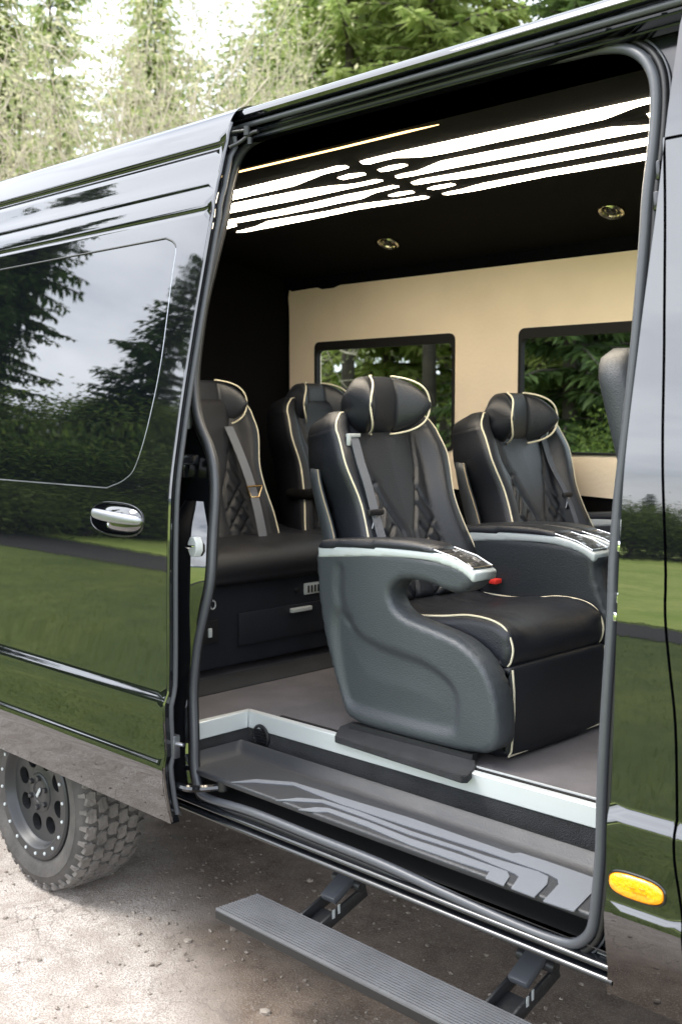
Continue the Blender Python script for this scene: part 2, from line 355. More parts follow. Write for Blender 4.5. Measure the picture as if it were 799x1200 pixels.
def slab(outer, y0, y1, r, step, relief=None, name='slab', mat='grey', parent=None, hole=None):
    # thick soft slab: outline in X-Z, faces at y0 (front, with relief) and y1, rounded edges of radius r
    v2, fs, bd = tri(outer, [hole] if hole else [], step, step, step)
    n = len(v2); sg = 1 if y1 > y0 else -1; vs = []
    def rd(d): d = min(d, r); return r-math.sqrt(max(0, r*r-(r-d)**2))
    ds = []
    for p in v2:
        d = dpoly(p[0], p[1], outer)
        if hole: d = min(d, dpoly(p[0], p[1], hole))
        ds.append(d)
    for p, d in zip(v2, ds): vs.append(Vector((p[0], y0+sg*(rd(d)+(relief(p[0], p[1], d) if relief else 0)), p[1])))
    for p, d in zip(v2, ds): vs.append(Vector((p[0], y1-sg*rd(d), p[1])))
    f2 = [tuple(f) for f in fs]+[tuple(i+n for i in reversed(f)) for f in fs]+[(b, a, a+n, b+n) for a, b in bd]
    o = mk(name, vs, f2, mat, parent)
    bm = bmesh.new(); bm.from_mesh(o.data); bmesh.ops.recalc_face_normals(bm, faces=bm.faces); bm.to_mesh(o.data); bm.free()
    return o
def sstep(a, b, x):
    t = max(0, min(1, (x-a)/(b-a))); return t*t*(3-2*t)
def gridloft(rows, name, mat, parent, caps=True, world=False, angle=None):
    n = len(rows[0]); k = len(rows); v = [p for r in rows for p in r]; f = []
    for i in range(k-1):
        for j in range(n): f.append((i*n+j, i*n+(j+1) % n, (i+1)*n+(j+1) % n, (i+1)*n+j))
    if caps:
        for i0, rev in ((0, True), ((k-1)*n, False)):
            c = sum((Vector(v[i0+j]) for j in range(n)), Vector())/n; ci = len(v); v.append(c)
            for j in range(n):
                q = (i0+j, i0+(j+1) % n, ci); f.append(q[::-1] if rev else q)
    o = mk(name, v, f, mat, parent, world=world)
    bm = bmesh.new(); bm.from_mesh(o.data); bmesh.ops.recalc_face_normals(bm, faces=bm.faces); bm.to_mesh(o.data); bm.free()
    if angle: o.data.set_sharp_from_angle(angle=R_(angle))
    return o
def loftY(outline, ys, inset, name, mat, parent, disp=None, world=False):
    # outline: closed list of (x, z); stations along Y, each shrunk by inset(y)
    n = len(outline); nrm = []
    for i in range(n):
        a, b = outline[i-1], outline[(i+1) % n]; t = Vector((b[0]-a[0], b[1]-a[1])); t.normalize(); nrm.append(Vector((t.y, -t.x)))
    area = sum(outline[i][0]*outline[(i+1) % n][1]-outline[(i+1) % n][0]*outline[i][1] for i in range(n))
    sg = 1 if area > 0 else -1
    rows = []
    for y in ys:
        q = inset(y); rows.append([Vector((outline[i][0]-sg*nrm[i].x*(q-(disp(i/n, outline[i], y) if disp else 0)), y, outline[i][1]-sg*nrm[i].y*(q-(disp(i/n, outline[i], y) if disp else 0)))) for i in range(n)])
    return gridloft(rows, name, mat, parent, world=world)
def edge_ys(y0, y1, r, n=24):
    a = [y0+r*(1-math.cos(math.pi/2*i/6)) for i in range(6)]; m = [y0+r+(y1-y0-2*r)*i/n for i in range(n+1)]; return a+m+[y1-r*(1-math.cos(math.pi/2*i/6)) for i in range(5, -1, -1)]
def edge_inset(y0, y1, r):
    def f(y):
        d = min(y-y0, y1-y)
        return 0 if d >= r else r-math.sqrt(max(0, r*r-(r-d)**2))
    return f
#PART2
# ================================================================== THE VAN
GZ = -.04
FLOOR = .735
SEALF = interp([(.40, .03), (.62, .02), (.77, .03), (1.14, .05), (1.5, .086), (1.86, .123), (2.16, .161), (2.35, .20), (2.5, .232), (2.6, .262)])
def mould(z):
    pts = [(.48, .012), (.60, -.006), (.670, -.0135), (.676, -.0135), (.688, -.007), (.70, -.006), (.855, -.010), (.868, -.0098), (.885, -.006), (.900, 0), (.91, 0)]
    if z >= .91: return 0
    return _mf(z)
_mf = interp([(.48, .012), (.60, -.006), (.668, -.0135), (.676, -.0135), (.688, -.007), (.70, -.006), (.842, -.013), (.862, -.0128), (.869, -.0108), (.877, -.0065), (.885, -.0020), (.891, 0), (.92, 0)])
_bb = interp([(.40, .0), (.62, -.012), (.77, -.010), (1.0, -.003), (1.3, .002), (1.55, .014), (1.86, .066), (2.16, .128), (2.35, .162), (2.5, .196), (2.58, .215), (2.615, .235), (2.64, .29), (2.66, .40)])
def BODY(z): return _bb(z) + mould(z)
_db = interp([(.40, -.105), (.5, -.112), (.6, -.116), (.77, -.115), (1.0, -.107), (1.25, -.103), (1.45, -.095), (1.67, -.062), (1.92, -.012), (2.12, .033), (2.3, .075), (2.49, .124), (2.57, .150), (2.605, .172), (2.635, .225), (2.655, .32)])
_dc = interp([(2.300, 0), (2.308, .0015), (2.318, -.0045), (2.332, -.0045), (2.372, -.001), (2.380, .0005), (2.388, -.003), (2.42, 0), (2.485, .0), (2.493, .011), (2.503, .011), (2.514, -.003), (2.54, -.002), (2.58, 0), (2.6, 0)])
def DOOR(z): return _db(z) + mould(z) + (_dc(z) if 2.300 < z < 2.6 else 0)
ZROWS = sorted(set([.52, .56, .60, .63, .65, .66, .668, .673, .678, .683, .688, .694, .70, .74, .80, .84, .85, .858, .866, .872, .878, .884, .890, .896, .902, .91, .95]
    + [1.0+.04*i for i in range(31)] + [2.27, 2.295, 2.300, 2.304, 2.308, 2.312, 2.318, 2.325, 2.335, 2.36, 2.372, 2.378, 2.382, 2.386, 2.392, 2.41, 2.44, 2.47, 2.484, 2.489, 2.494, 2.499, 2.504, 2.509, 2.514, 2.520, 2.535, 2.55, 2.57, 2.585, 2.595, 2.605, 2.615, 2.625, 2.635, 2.645]))
van = prop(empty('passenger_van', VANLOC), 'glossy black high roof passenger van with its sliding side door open, parked on gravel', 'van')
def vp(mb, name, mat, parent=None, **k): return mb.build(name, mat, parent or van, world=True, **k)
# --- sliding door, pushed back along the body side
DX0, DX1 = -4.15, -2.615
wpx = [(195, 278), (204, 283), (207, 293), (203, 320), (190, 420), (176, 490), (160, 545), (146, 563), (125, 573)]
wr = [PF(u, v, DOOR) for u, v in wpx]; wr = [(p.x, p.z) for p in wr]
WX0 = -4.03
win = crom([Vector((a, b, 0)) for a, b in wr], 5); win = [(p.x, p.y) for p in win]
win = win + [(WX0+.10, 1.474), (WX0+.03, 1.49), (WX0, 1.54), (WX0, 2.19), (WX0+.03, 2.238), (WX0+.1, 2.248)]
door_out = [(DX0, .505), (DX0, 2.56), (DX1, 2.56), (DX1, 1.05), (DX1+.004, .96), (DX1+.006, .70), (DX1-.004, .60), (DX1+.006, .495)]
hc = (-2.875, 1.386)
def sup(cx, cz, a, b, n=32, e=2.6):
    o = []
    for i in range(n):
        t = 2*math.pi*i/n; c, s_ = math.cos(t), math.sin(t)
        o.append((cx+a*math.copysign(abs(c)**(2/e), c), cz+b*math.copysign(abs(s_)**(2/e), s_)))
    return o
hr = sup(*hc, .142, .050)
sdoor = skin('sliding_door', door_out, [win, hr], DOOR, 'paint', van, dx=.06, zrows=ZROWS, th=.03)
tz = [2.56+.004*i for i in range(9)]+[2.596, 2.600, 2.604, 2.608, 2.612, 2.616, 2.620, 2.624, 2.628, 2.632, 2.636, 2.640, 2.644, 2.648, 2.652]
tv_ = []; tn_ = []
for z in tz:
    for k in range(9):
        x = DX0+(DX1-DX0)*k/8; x = x-.02*sstep_(2.60, 2.65, z) if k == 8 else x; d = (DOOR(z+.002)-DOOR(z-.002))/.004; tv_.append(Vector((x, DOOR(z), z))); tn_.append(Vector((0, -1, d)).normalized())
mk('upper_skin', tv_, [(i*9+j, i*9+j+1, (i+1)*9+j+1, (i+1)*9+j) for i in range(len(tz)-1) for j in range(8)], 'paint', sdoor, True, tn_)
def inset(poly, d):
    n = len(poly); ar = sum(poly[i][0]*poly[(i+1) % n][1]-poly[(i+1) % n][0]*poly[i][1] for i in range(n)); sg = 1 if ar > 0 else -1; out = []
    for i in range(n):
        a, b = poly[i-1], poly[(i+1) % n]; t = Vector((b[0]-a[0], b[1]-a[1])).normalized(); out.append((poly[i][0]-sg*t.y*d, poly[i][1]+sg*t.x*d))
    return out
dwin = skin('window', inset(win, .007), [], lambda z: DOOR(z)+.002, 'privacy', sdoor, dx=.2, zrows=ZROWS, th=.006, world=False)
gk = [Vector((p[0], DOOR(p[1])+.002, p[1])) for p in inset(win, .003)]
gi = [i for i, p in enumerate(gk) if p.z > 2.19]; a0 = [p for p in gk if p.z <= 2.21 and p.x > -3.9]
MB().tube([p for p in gk if p.z <= 2.215], .0024, 6).build('window_gasket', 'satin', sdoor)
MB().tube([gk[-1], gk[-2]] if False else sorted([p for p in gk if p.z > 2.205], key=lambda p: p.x), .0032, 6).build('window_gasket', 'rubberd', sdoor)
# inner lining and front edge of the door
skin('door_lining', inset(door_out, .012), [], lambda z: DOOR(z)+.045, 'plastic', sdoor, dx=.3, zrows=.12, th=-.0, world=False, side=1)
MB().tube([Vector((DX1+.001, DOOR(z)+.006, z)) for z in [.50+.03*i for i in range(70)] if z < 2.60], .006, 6).build('door_edge', 'paint', sdoor)
MB().tube([Vector((DX1+.004, DOOR(z)+.030, z)) for z in [.52+.03*i for i in range(70)] if z < 2.56], .0075, 8).build('edge_seal', 'rubber', sdoor)
# door handle: bowl, chrome surround, grip
bowl = []
for k, (q, dep) in enumerate([(1, 0), (.94, .018), (.80, .032), (.5, .040), (.1, .042)]):
    bowl.append([Vector((x, DOOR(z)+dep, z)) for x, z in [(hc[0]+(a-hc[0])*q, hc[1]+(b-hc[1])*q) for a, b in hr]])
hb = gridloft(bowl, 'handle_bowl', 'frame', sdoor, caps=True); hb.data.materials[0] = M['paint']
MB().tube([Vector((x, DOOR(z)-.001, z)) for x, z in hr], .003, 6, closed=True).build('handle_surround', 'frame', sdoor)
rows = []
for i in range(25):
    t = i/24; x = hc[0]-.137+.270*t; b = math.sin(math.pi*t)**.13 if 0 < t < 1 else .02
    hgt = .0185*max(b, .3)-.002*t; dep = .012*max(b, .2); yo = DOOR(1.4)-.020*(math.sin(math.pi*t)**.5 if 0 < t < 1 else 0)+.006; zc = 1.398-.010*t
    rows.append([Vector((x, yo+dep*math.cos(a), zc+hgt*math.sin(a))) for a in [2*math.pi*j/16 for j in range(16)]])
gridloft(rows, 'handle', 'grip', sdoor)
MB().box(hc[0]-.055, hc[0]-.042, DOOR(1.36), DOOR(1.36)+.02, 1.338, 1.372, .003).build('lock_barrel', 'chrome', sdoor)
# lower guide arm and rollers between the door and the body
MB().tube(crom([(DX1-.01, -.075, .605), (DX1+.03, -.062, .600), (-2.57, -.02, .592), (-2.54, .03, .592)], 5), .011, 8).build('roller_arm', 'frame', sdoor)
MB().lathe([(0, .58), (.014, .58), (.018, .585), (.018, .61), (.014, .615), (0, .615)], 16, 'z', (-2.535, .035, 0)).build('roller', 'rubberd', sdoor)
MB().tube([(DX1-.02, -.09, .735), (DX1+.035, -.075, .735)], .006, 8).box(DX1-.012, DX1+.012, -.095, -.07, .69, .76, .003).build('door_latch_pin', 'satin', sdoor)
m = MB(); a = PF(283, 150, lambda z: .19)
m.tube([(DX1-.03, .14, 2.545), (DX1+.05, .175, 2.548)], .007, 8); m.lathe([(0, -.018), (.014, -.018), (.014, .018), (0, .018)], 14, 'z', (DX1+.055, .18, 2.545))
m.lathe([(0, -.014), (.012, -.014), (.012, .014), (0, .014)], 14, 'z', (DX1+.062, .19, 2.505)); m.tube(crom([(DX1, .13, 2.48), (DX1+.03, .16, 2.50), (DX1+.07, .19, 2.535), (DX1+.10, .20, 2.54)], 4), .008, 8)
m.xf(Matrix.Translation((DX1+.03, .16, 2.53)) @ Matrix.Scale(.72, 4) @ Matrix.Translation((-DX1-.03, -.16, -2.53))).build('upper_hinge', 'boardd', sdoor)
# --- body side beyond and around the opening
hub = P(41, 925, 1, .0)
HUBX, HUBZ = hub.x, GZ+.361
arch = [(HUBX+.44*math.cos(R_(a)), HUBZ+.44*math.sin(R_(a))) for a in range(34, 147, 4)]
quarter = [(-5.25, .50), (arch[-1][0]-.1, .50)] + arch[::-1] + [(-2.93, .58), (-2.93, 2.58), (-5.25, 2.58)]
skin('rear_quarter_panel', quarter, [[(-5.05, 1.48), (-4.08, 1.48), (-4.08, 2.2), (-5.05, 2.2)]], BODY, 'paint', van, dx=.2, zrows=ZROWS, th=.05)
skin('quarter_window', [(-5.05, 1.48), (-4.08, 1.48), (-4.08, 2.2), (-5.05, 2.2)], [], lambda z: BODY(z)+.003, 'privacy', van, dx=.3, zrows=ZROWS, th=.0)
seam = [(776, 165), (776, 400), (777, 640), (777, 720), (782, 780), (789, 850), (791, 960), (788, 1010), (797, 1100)]
sm = [PF(u, v, BODY) for u, v in seam]; sm = [(p.x, p.z) for p in sm] + [(-1.01, .47)]
sm = [(p.x, p.y) for p in crom([Vector((a, b, 0)) for a, b in sm], 4)]
ztop = sm[0][1]
pil = [(-1.195, .60), (-1.195, 2.52), (-1.185, 2.58), (-1.185, 2.645), (.95, 2.645), (.80, 2.40), (.6, ztop+.007), (sm[0][0], ztop+.007)] + sm + [(-1.205, .47), (-1.195, .53)]
skin('b_pillar_panel', pil, [], BODY, 'paint', van, dx=.05, zrows=ZROWS, th=.05, bstep=.03)
g = .0065
fd = [(a+g, b) for a, b in sm][::-1]
fdo = fd + [(.05, ztop), (.30, 1.95), (.46, 1.60), (.50, 1.30), (.50, .47)]
fw = [(-.93, 1.42), (-.93, 2.10), (-.88, 2.15), (.0, 2.15), (.22, 1.90), (.36, 1.50), (.30, 1.42)]
fdoor = skin('front_door', fdo, [fw], BODY, 'paint', van, dx=.16, zrows=ZROWS, th=.04, bstep=.03)
skin('window', inset(fw, .005), [], lambda z: BODY(z)+.003, 'privacy', fdoor, dx=.3, zrows=ZROWS, th=0, world=False)
skin('door_lining', inset(fdo, .02), [], lambda z: BODY(z)+.06, 'plastic', fdoor, dx=.4, zrows=.2, th=0, world=False, side=1)
rows = []
for i in range(17):
    t = i/16; x = -.94+.2*t; b = max(.15, math.sin(math.pi*t)**.35); rows.append([Vector((x, BODY(1.39)-.022*math.sin(math.pi*t)+.012*b*math.cos(a), 1.39+.02*b*math.sin(a))) for a in [2*math.pi*j/12 for j in range(12)]])
gridloft(rows, 'handle', 'satin', fdoor)
# nose of the van
skin('front_wing', [(.51, .47), (.51, 1.28), (.62, 1.32), (1.35, 1.16), (1.52, 1.0), (1.58, .75), (1.54, .55), (1.45, .47)] + [(1.02+.42*math.cos(R_(a)), HUBZ+.42*math.sin(R_(a))) for a in range(10, 171, 10)], [], BODY, 'paint', van, dx=.12, zrows=ZROWS, th=.05)
def sect(x):
    return [(x, .10), (x, 1.9)]
m = MB()
prof = [(1.56, .45), (1.62, .60), (1.62, .95), (1.56, 1.08), (1.36, 1.19), (.66, 1.36)]
n0 = 0
for (xa, za), (xb, zb) in zip(prof, prof[1:]): m.add([(xa, .03, za), (xb, .03, zb), (xb, 1.97, zb), (xa, 1.97, za)], [(0, 1, 2, 3)])
vp(m, 'bonnet', 'paint', angle=60)
vp(MB().add([(.66, .10, 1.36), (-.10, .26, 2.40), (-.10, 1.74, 2.40), (.66, 1.90, 1.36)], [(0, 1, 2, 3)]), 'windscreen', 'glass', smooth=False)
vp(MB().add([(-.10, .26, 2.40), (-.50, .30, 2.64), (-.50, 1.70, 2.64), (-.10, 1.74, 2.40)], [(0, 1, 2, 3)]), 'roof_brow', 'paint', smooth=False)
for s in (0, 1):
    f_ = lambda y: y if not s else 2-y
    vp(MB().box(1.585, 1.64, min(f_(.12), f_(.42)), max(f_(.12), f_(.42)), .85, 1.04, .02), 'headlight', 'glass')
    vp(MB().add([(.66, f_(.06), 1.36), (-.10, f_(.215), 2.40), (-.10, f_(.30), 2.40), (.66, f_(.16), 1.36)], [(0, 1, 2, 3)]), 'a_pillar', 'paint', smooth=False)
vp(MB().box(1.60, 1.66, .5, 1.5, .62, .98, .02), 'grille', 'plastic')
# far side of the body with its windows, and the tail
wins = [(-4.03, -3.135), (-2.79, -1.90)]
WZ0, WZ1 = 1.545, 2.068
def rrect(x0, x1, z0, z1, r=.03, n=4):
    o = []
    for cx, cz, a0 in ((x1-r, z1-r, 0), (x0+r, z1-r, 90), (x0+r, z0+r, 180), (x1-r, z0+r, 270)):
        for i in range(n+1): a = R_(a0+90*i/n); o.append((cx+r*math.cos(a), cz+r*math.sin(a)))
    return o
whole = [rrect(a-.05, b+.05, WZ0-.05, WZ1+.05, .035) for a, b in wins]
far = [(-5.25, .50), (-5.25, 2.63), (-.35, 2.63), (.66, 1.36), (1.5, 1.1), (1.58, .75), (1.5, .47)] + [(1.02+.42*math.cos(R_(a)), HUBZ+.42*math.sin(R_(a))) for a in range(10, 171, 10)] + [(.55, .47), (-2.9, .47)] + [(p[0], p[1]) for p in arch]
far = [(-5.25, .50), (-5.25, 2.63), (-.35, 2.63), (.66, 1.36), (1.5, 1.1), (1.58, .75), (1.5, .47)]
skin('far_side_panel', far, whole + [[(-.85, 1.42), (-.85, 2.1), (-.1, 2.1), (.3, 1.42)]], lambda z: 2.0-BODY(z), 'paint', van, dx=.3, zrows=[.6+.1*i for i in range(20)], th=.03, side=1)
skin('far_window', [(-.85, 1.42), (-.85, 2.1), (-.1, 2.1), (.3, 1.42)], [], lambda z: 2.0-BODY(z)-.004, 'glass', van, dx=.5, zrows=.2, th=0, side=1)
vp(MB().prism([(.0, .45), (.03, 1.3), (.10, 1.9), (.20, 2.5), (.26, 2.6), (.4, 2.645), (1.6, 2.645), (1.74, 2.6), (1.8, 2.5), (1.9, 1.9), (1.97, 1.3), (2.0, .45)], -5.27, -5.22, 0), 'rear_doors', 'paint')
# --- roof skin, gutter, channel and rail above the opening
def extr(name, prof, x0, x1, mat, parent=van, closed=False, smooth=True, sharp=30):
    n = len(prof); v = [(x0, y, z) for y, z in prof]+[(x1, y, z) for y, z in prof]
    f = [(i, (i+1) % n, (i+1) % n+n, i+n) for i in range(n if closed else n-1)]
    if closed: f += [tuple(range(n)), tuple(range(2*n-1, n-1, -1))]
    o = mk(name, v, f, mat, parent, smooth, None, None, parent is van)
    if smooth: o.data.set_sharp_from_angle(angle=R_(sharp))
    return o
roofp = [(.196, 2.588), (.190, 2.596), (.192, 2.606), (.200, 2.616), (.222, 2.626), (.27, 2.640), (.40, 2.665), (.65, 2.69), (1.0, 2.70), (1.35, 2.69), (1.6, 2.665), (1.78, 2.63), (1.80, 2.60)]
roof = extr('roof', roofp, -5.27, -.45, 'paint')
def circ(y, z, r, n=12): return [(y+r*math.cos(2*math.pi*i/n), z+r*math.sin(2*math.pi*i/n)) for i in range(n)]
CX0, CX1 = -2.93, -1.188
extr('gutter_channel', [(.196, 2.588), (.225, 2.584), (.262, 2.580), (.266, 2.545), (.262, 2.53), (.245, 2.525)], CX0, CX1, 'frame')
extr('door_rail', circ(.214, 2.573, .0085), CX0, CX1, 'rubber', closed=True, sharp=80)
extr('rail_lip', [(.214, 2.556), (.21, 2.552), (.212, 2.549), (.25, 2.547), (.25, 2.552)], CX0, CX1, 'frame', closed=True)
extr('rail_lip', [(.212, 2.531), (.208, 2.528), (.210, 2.525), (.24, 2.523), (.24, 2.528)], CX0, CX1, 'frame', closed=True)
for s in range(9): vp(MB().lathe([(0, -.004), (.007, -.004), (.007, 0), (0, 0)], 8, 'z', (-2.4+.14*s, .236, 2.5815)), 'rail_rivet', 'frame')
# --- seal loop
spx = [(400, 131), (350, 146), (312, 159), (292.6, 169), (279, 186), (270, 214), (264.4, 242.5), (260, 265), (254, 290), (247.5, 318), (238, 360), (231, 410), (228, 450), (232, 490), (245, 523), (251, 548), (252.5, 580), (250, 625), (247, 680), (239, 720), (231.5, 755), (227, 797), (226.6, 830), (227.7, 873), (228.5, 900), (233, 922), (243, 935), (295, 951.4), (370, 981.5), (445, 1011.5), (520, 1046), (600, 1082), (645, 1099.7), (672, 1105.7), (687, 1098), (694.7, 1083), (699, 1050), (703.7, 990), (705.7, 909), (715.8, 743), (719, 660), (724, 593), (727, 563), (732, 520), (745, 400), (754, 290), (758, 230), (764, 180), (768, 130), (767, 97), (760, 77), (748, 64), (730, 57), (700, 58), (660, 67), (600, 78), (500, 103)]
sp = [PF(u, v, SEALF) for u, v in spx]
seal = crom(sp, 4, True)
sxz = [(p.x, p.z) for p in seal]
sxz2 = []
for p in sxz:
    if not sxz2 or math.hypot(p[0]-sxz2[-1][0], p[1]-sxz2[-1][1]) > .006: sxz2.append(p)
sxz = sxz2
dseal = MB().tube([Vector((x, SEALF(z), z)) for x, z in sxz], .0125, 12, closed=True, up=Vector((0, 1, 0)))
ds = vp(dseal, 'door_seal', 'rubber', angle=80)
o2 = inset(sxz, -.020)
MB().tube([Vector((x, SEALF(z)+.002, z)) for x, z in o2], .0075, 8, closed=True, up=Vector((0, 1, 0))).build('seal_flange', 'rubberd', ds, angle=80)
o3 = inset(sxz, -.031)
MB().tube([Vector((x, SEALF(z)+.006, z)) for x, z in o3], .003, 6, closed=True, up=Vector((0, 1, 0))).build('seal_clip_strip', 'rubber', ds, angle=80)
frame_out = [(-2.95, .555), (-2.95, 2.60), (-1.178, 2.60), (-1.178, 2.50), (-1.178, .60), (-1.19, .555)]
skin('door_frame', frame_out, [inset(sxz, -.006)], lambda z: SEALF(z)+.010, 'frame', van, dx=.06, zrows=.06, th=0, bstep=.03)
# reveal behind the seal, and the black inner wall
rows = [[Vector((x, SEALF(z)+q, z)) for x, z in inset(sxz, -.004)] for q in (.0, .012, .025)]
gridloft(rows, 'door_reveal', 'rubberd', van, caps=False, world=True)
iw = [(-4.25, .70), (-4.25, 2.44), (.0, 2.44), (.0, .5), (-1.2, .5), (-2.8, .5)]
INW = lambda z: SEALF(min(z, 2.44))+.025
skin('inner_wall_lining', iw, [inset(sxz, -.006)], INW, 'suede', van, dx=.15, zrows=.1, th=0, side=1)
# --- sill below the seal
sill = [(.030, .546), (.020, .552), (.016, .555), (.018, .551), (.026, .547), (.030, .544), (.030, .536), (.018, .533), (.008, .531), (.003, .526), (.003, .520), (.010, .516), (.022, .514), (.022, .510), (.010, .508), (.002, .504), (-.001, .498), (.003, .492), (.014, .488), (.05, .484), (.30, .480)]
def smooth2(pr_, n=3): return [(p.x, p.y) for p in crom([Vector((a, b, 0)) for a, b in pr_], n)]
extr('door_sill', smooth2(sill), -2.95, -1.188, 'frame', sharp=75)
vp(MB().box(-5.1, .5, .26, 1.80, .46, .52), 'underbody', 'gap', smooth=False)
vp(MB().add([(-2.95, .05, .545), (-2.95, .3, .545), (-1.2, .3, .545), (-1.2, .05, .545)], [(0, 1, 2, 3)]), 'step_well_floor', 'gap', smooth=False)
# --- jamb details
def place(u, v, off=0): p = PF(u, v, lambda z: SEALF(z)+off); return p
p = place(225, 641, -.062)
octo = [(p.x+.022*math.cos(R_(22.5+45*i)), p.z+.032*math.sin(R_(22.5+45*i))) for i in range(8)]
st = vp(MB().prism([(a, b) for a, b in octo], SEALF(p.z)-.062, SEALF(p.z)-.035, 1), 'lock_striker', 'white', bevel=.002)
MB().tube(crom([(p.x-.014, SEALF(p.z)-.060, p.z-.006), (p.x-.016, SEALF(p.z)-.074, p.z+.002), (p.x+.016, SEALF(p.z)-.074, p.z+.004), (p.x+.014, SEALF(p.z)-.060, p.z+.006)], 3), .0032, 6).build('striker_loop', 'chrome', st)
p = place(222, 548)
lt = vp(MB().box(p.x-.035, p.x+.030, SEALF(p.z)-.045, SEALF(p.z)+.01, p.z-.03, p.z+.035, .006), 'centre_roller_bracket', 'frame')
MB().tube([(p.x-.03, SEALF(p.z)-.05, p.z+.02), (p.x+.028, SEALF(p.z)-.05, p.z+.02)], .009, 10).tube([(p.x-.02, SEALF(p.z)-.05, p.z-.018), (p.x+.02, SEALF(p.z)-.05, p.z-.018)], .010, 10).build('bracket_roller', 'satin', lt)
vp(MB().box(-2.93, -2.665, -.012, .06, 1.555, 1.585, .004), 'centre_rail', 'frame')
p = place(218, 482); vp(MB().box(p.x-.012, p.x+.012, SEALF(p.z)-.004, SEALF(p.z)+.011, p.z-.055, p.z+.055, .004), 'jamb_plate', 'silver')
jL = crom([place(u, v) for u, v in [(224, 585), (214, 625), (212, 700), (209, 770), (207, 840), (208, 918)]], 6); jR = crom([place(u, v) for u, v in [(236, 588), (243, 640), (239, 700), (226, 790), (219, 840), (222, 918)]], 6)
jr = []
for a_, b_ in zip(jL, jR):
    r_ = []
    for k in range(9):
        t = k/8; x = a_.x+(b_.x-a_.x)*t; z = a_.z+(b_.z-a_.z)*t; r_.append(Vector((x, SEALF(z)+(.006 if k == 0 else .008-(.058*(1-t)+.010*math.sin(math.pi*t))*(b_.x-a_.x)/.08), z)))
    jr.append(r_)
v_ = [p for r_ in jr for p in r_]
mk('jamb_pressing', v_, [(i*9+j, (i+1)*9+j, (i+1)*9+j+1, i*9+j+1) for i in range(len(jr)-1) for j in range(8)], 'paint', van, world=True)
p = place(243, 246); vp(MB().tube([(p.x+.011*math.cos(t), SEALF(p.z)-.002, p.z+.055*math.sin(t)) for t in [2*math.pi*i/20 for i in range(20)]], .0022, 6, closed=True), 'wire_loop', 'chrome')
p = place(246, 281); vp(MB().tube([(p.x-.012, SEALF(p.z)-.012, p.z), (p.x+.014, SEALF(p.z)-.012, p.z)], .006, 8), 'jamb_bolt', 'chrome')
for u, v, hx, hz, mt in [(735, 626, .012, .032, 'silver'), (728, 640, .005, .012, 'chrome'), (727, 700, .0045, .012, 'chrome'), (723, 722, .005, .010, 'chrome'), (773, 200, .005, .02, 'frame'), (771, 236, .007, .02, 'frame')]:
    p = PF(u, v, lambda z: SEALF(z)-.0); vp(MB().box(p.x-hx, p.x+hx, SEALF(p.z)-.012, SEALF(p.z)+.012, p.z-hz, p.z+hz, .003), 'pillar_catch', mt)
# amber side marker
mk_o = sup(-1.1245, .734, .062, .0245, 40, 2.8)
mkf = MB(); rows = []
for q, d in ((1.0, .002), (1.0, -.004), (.95, -.0075), (.8, -.0098), (.4, -.0105)): rows.append([Vector((-1.1245+(a-(-1.1245))*q, BODY(.734)+d, .734+(b-.734)*(q if q > .9 else max(.1, q-.05)))) for a, b in mk_o])
mkr = gridloft(rows, 'side_marker_lamp', 'amber', van, world=True)
MB().tube([Vector((a, BODY(b)-.001, b)) for a, b in sup(-1.1245, .734, .065, .0275, 40, 2.8)], .0028, 6, closed=True).build('lamp_surround', 'frame', mkr)
MB().box(-1.128, -1.096, BODY(.73)-.0135, BODY(.73)-.0108, .7285, .7325, .0005).box(-1.135, -1.122, BODY(.73)-.0135, BODY(.73)-.0108, .735, .738, .0005).box(-1.112, -1.100, BODY(.73)-.0135, BODY(.73)-.0108, .7385, .7415, .0005).build('lamp_print', 'amberd', mkr)
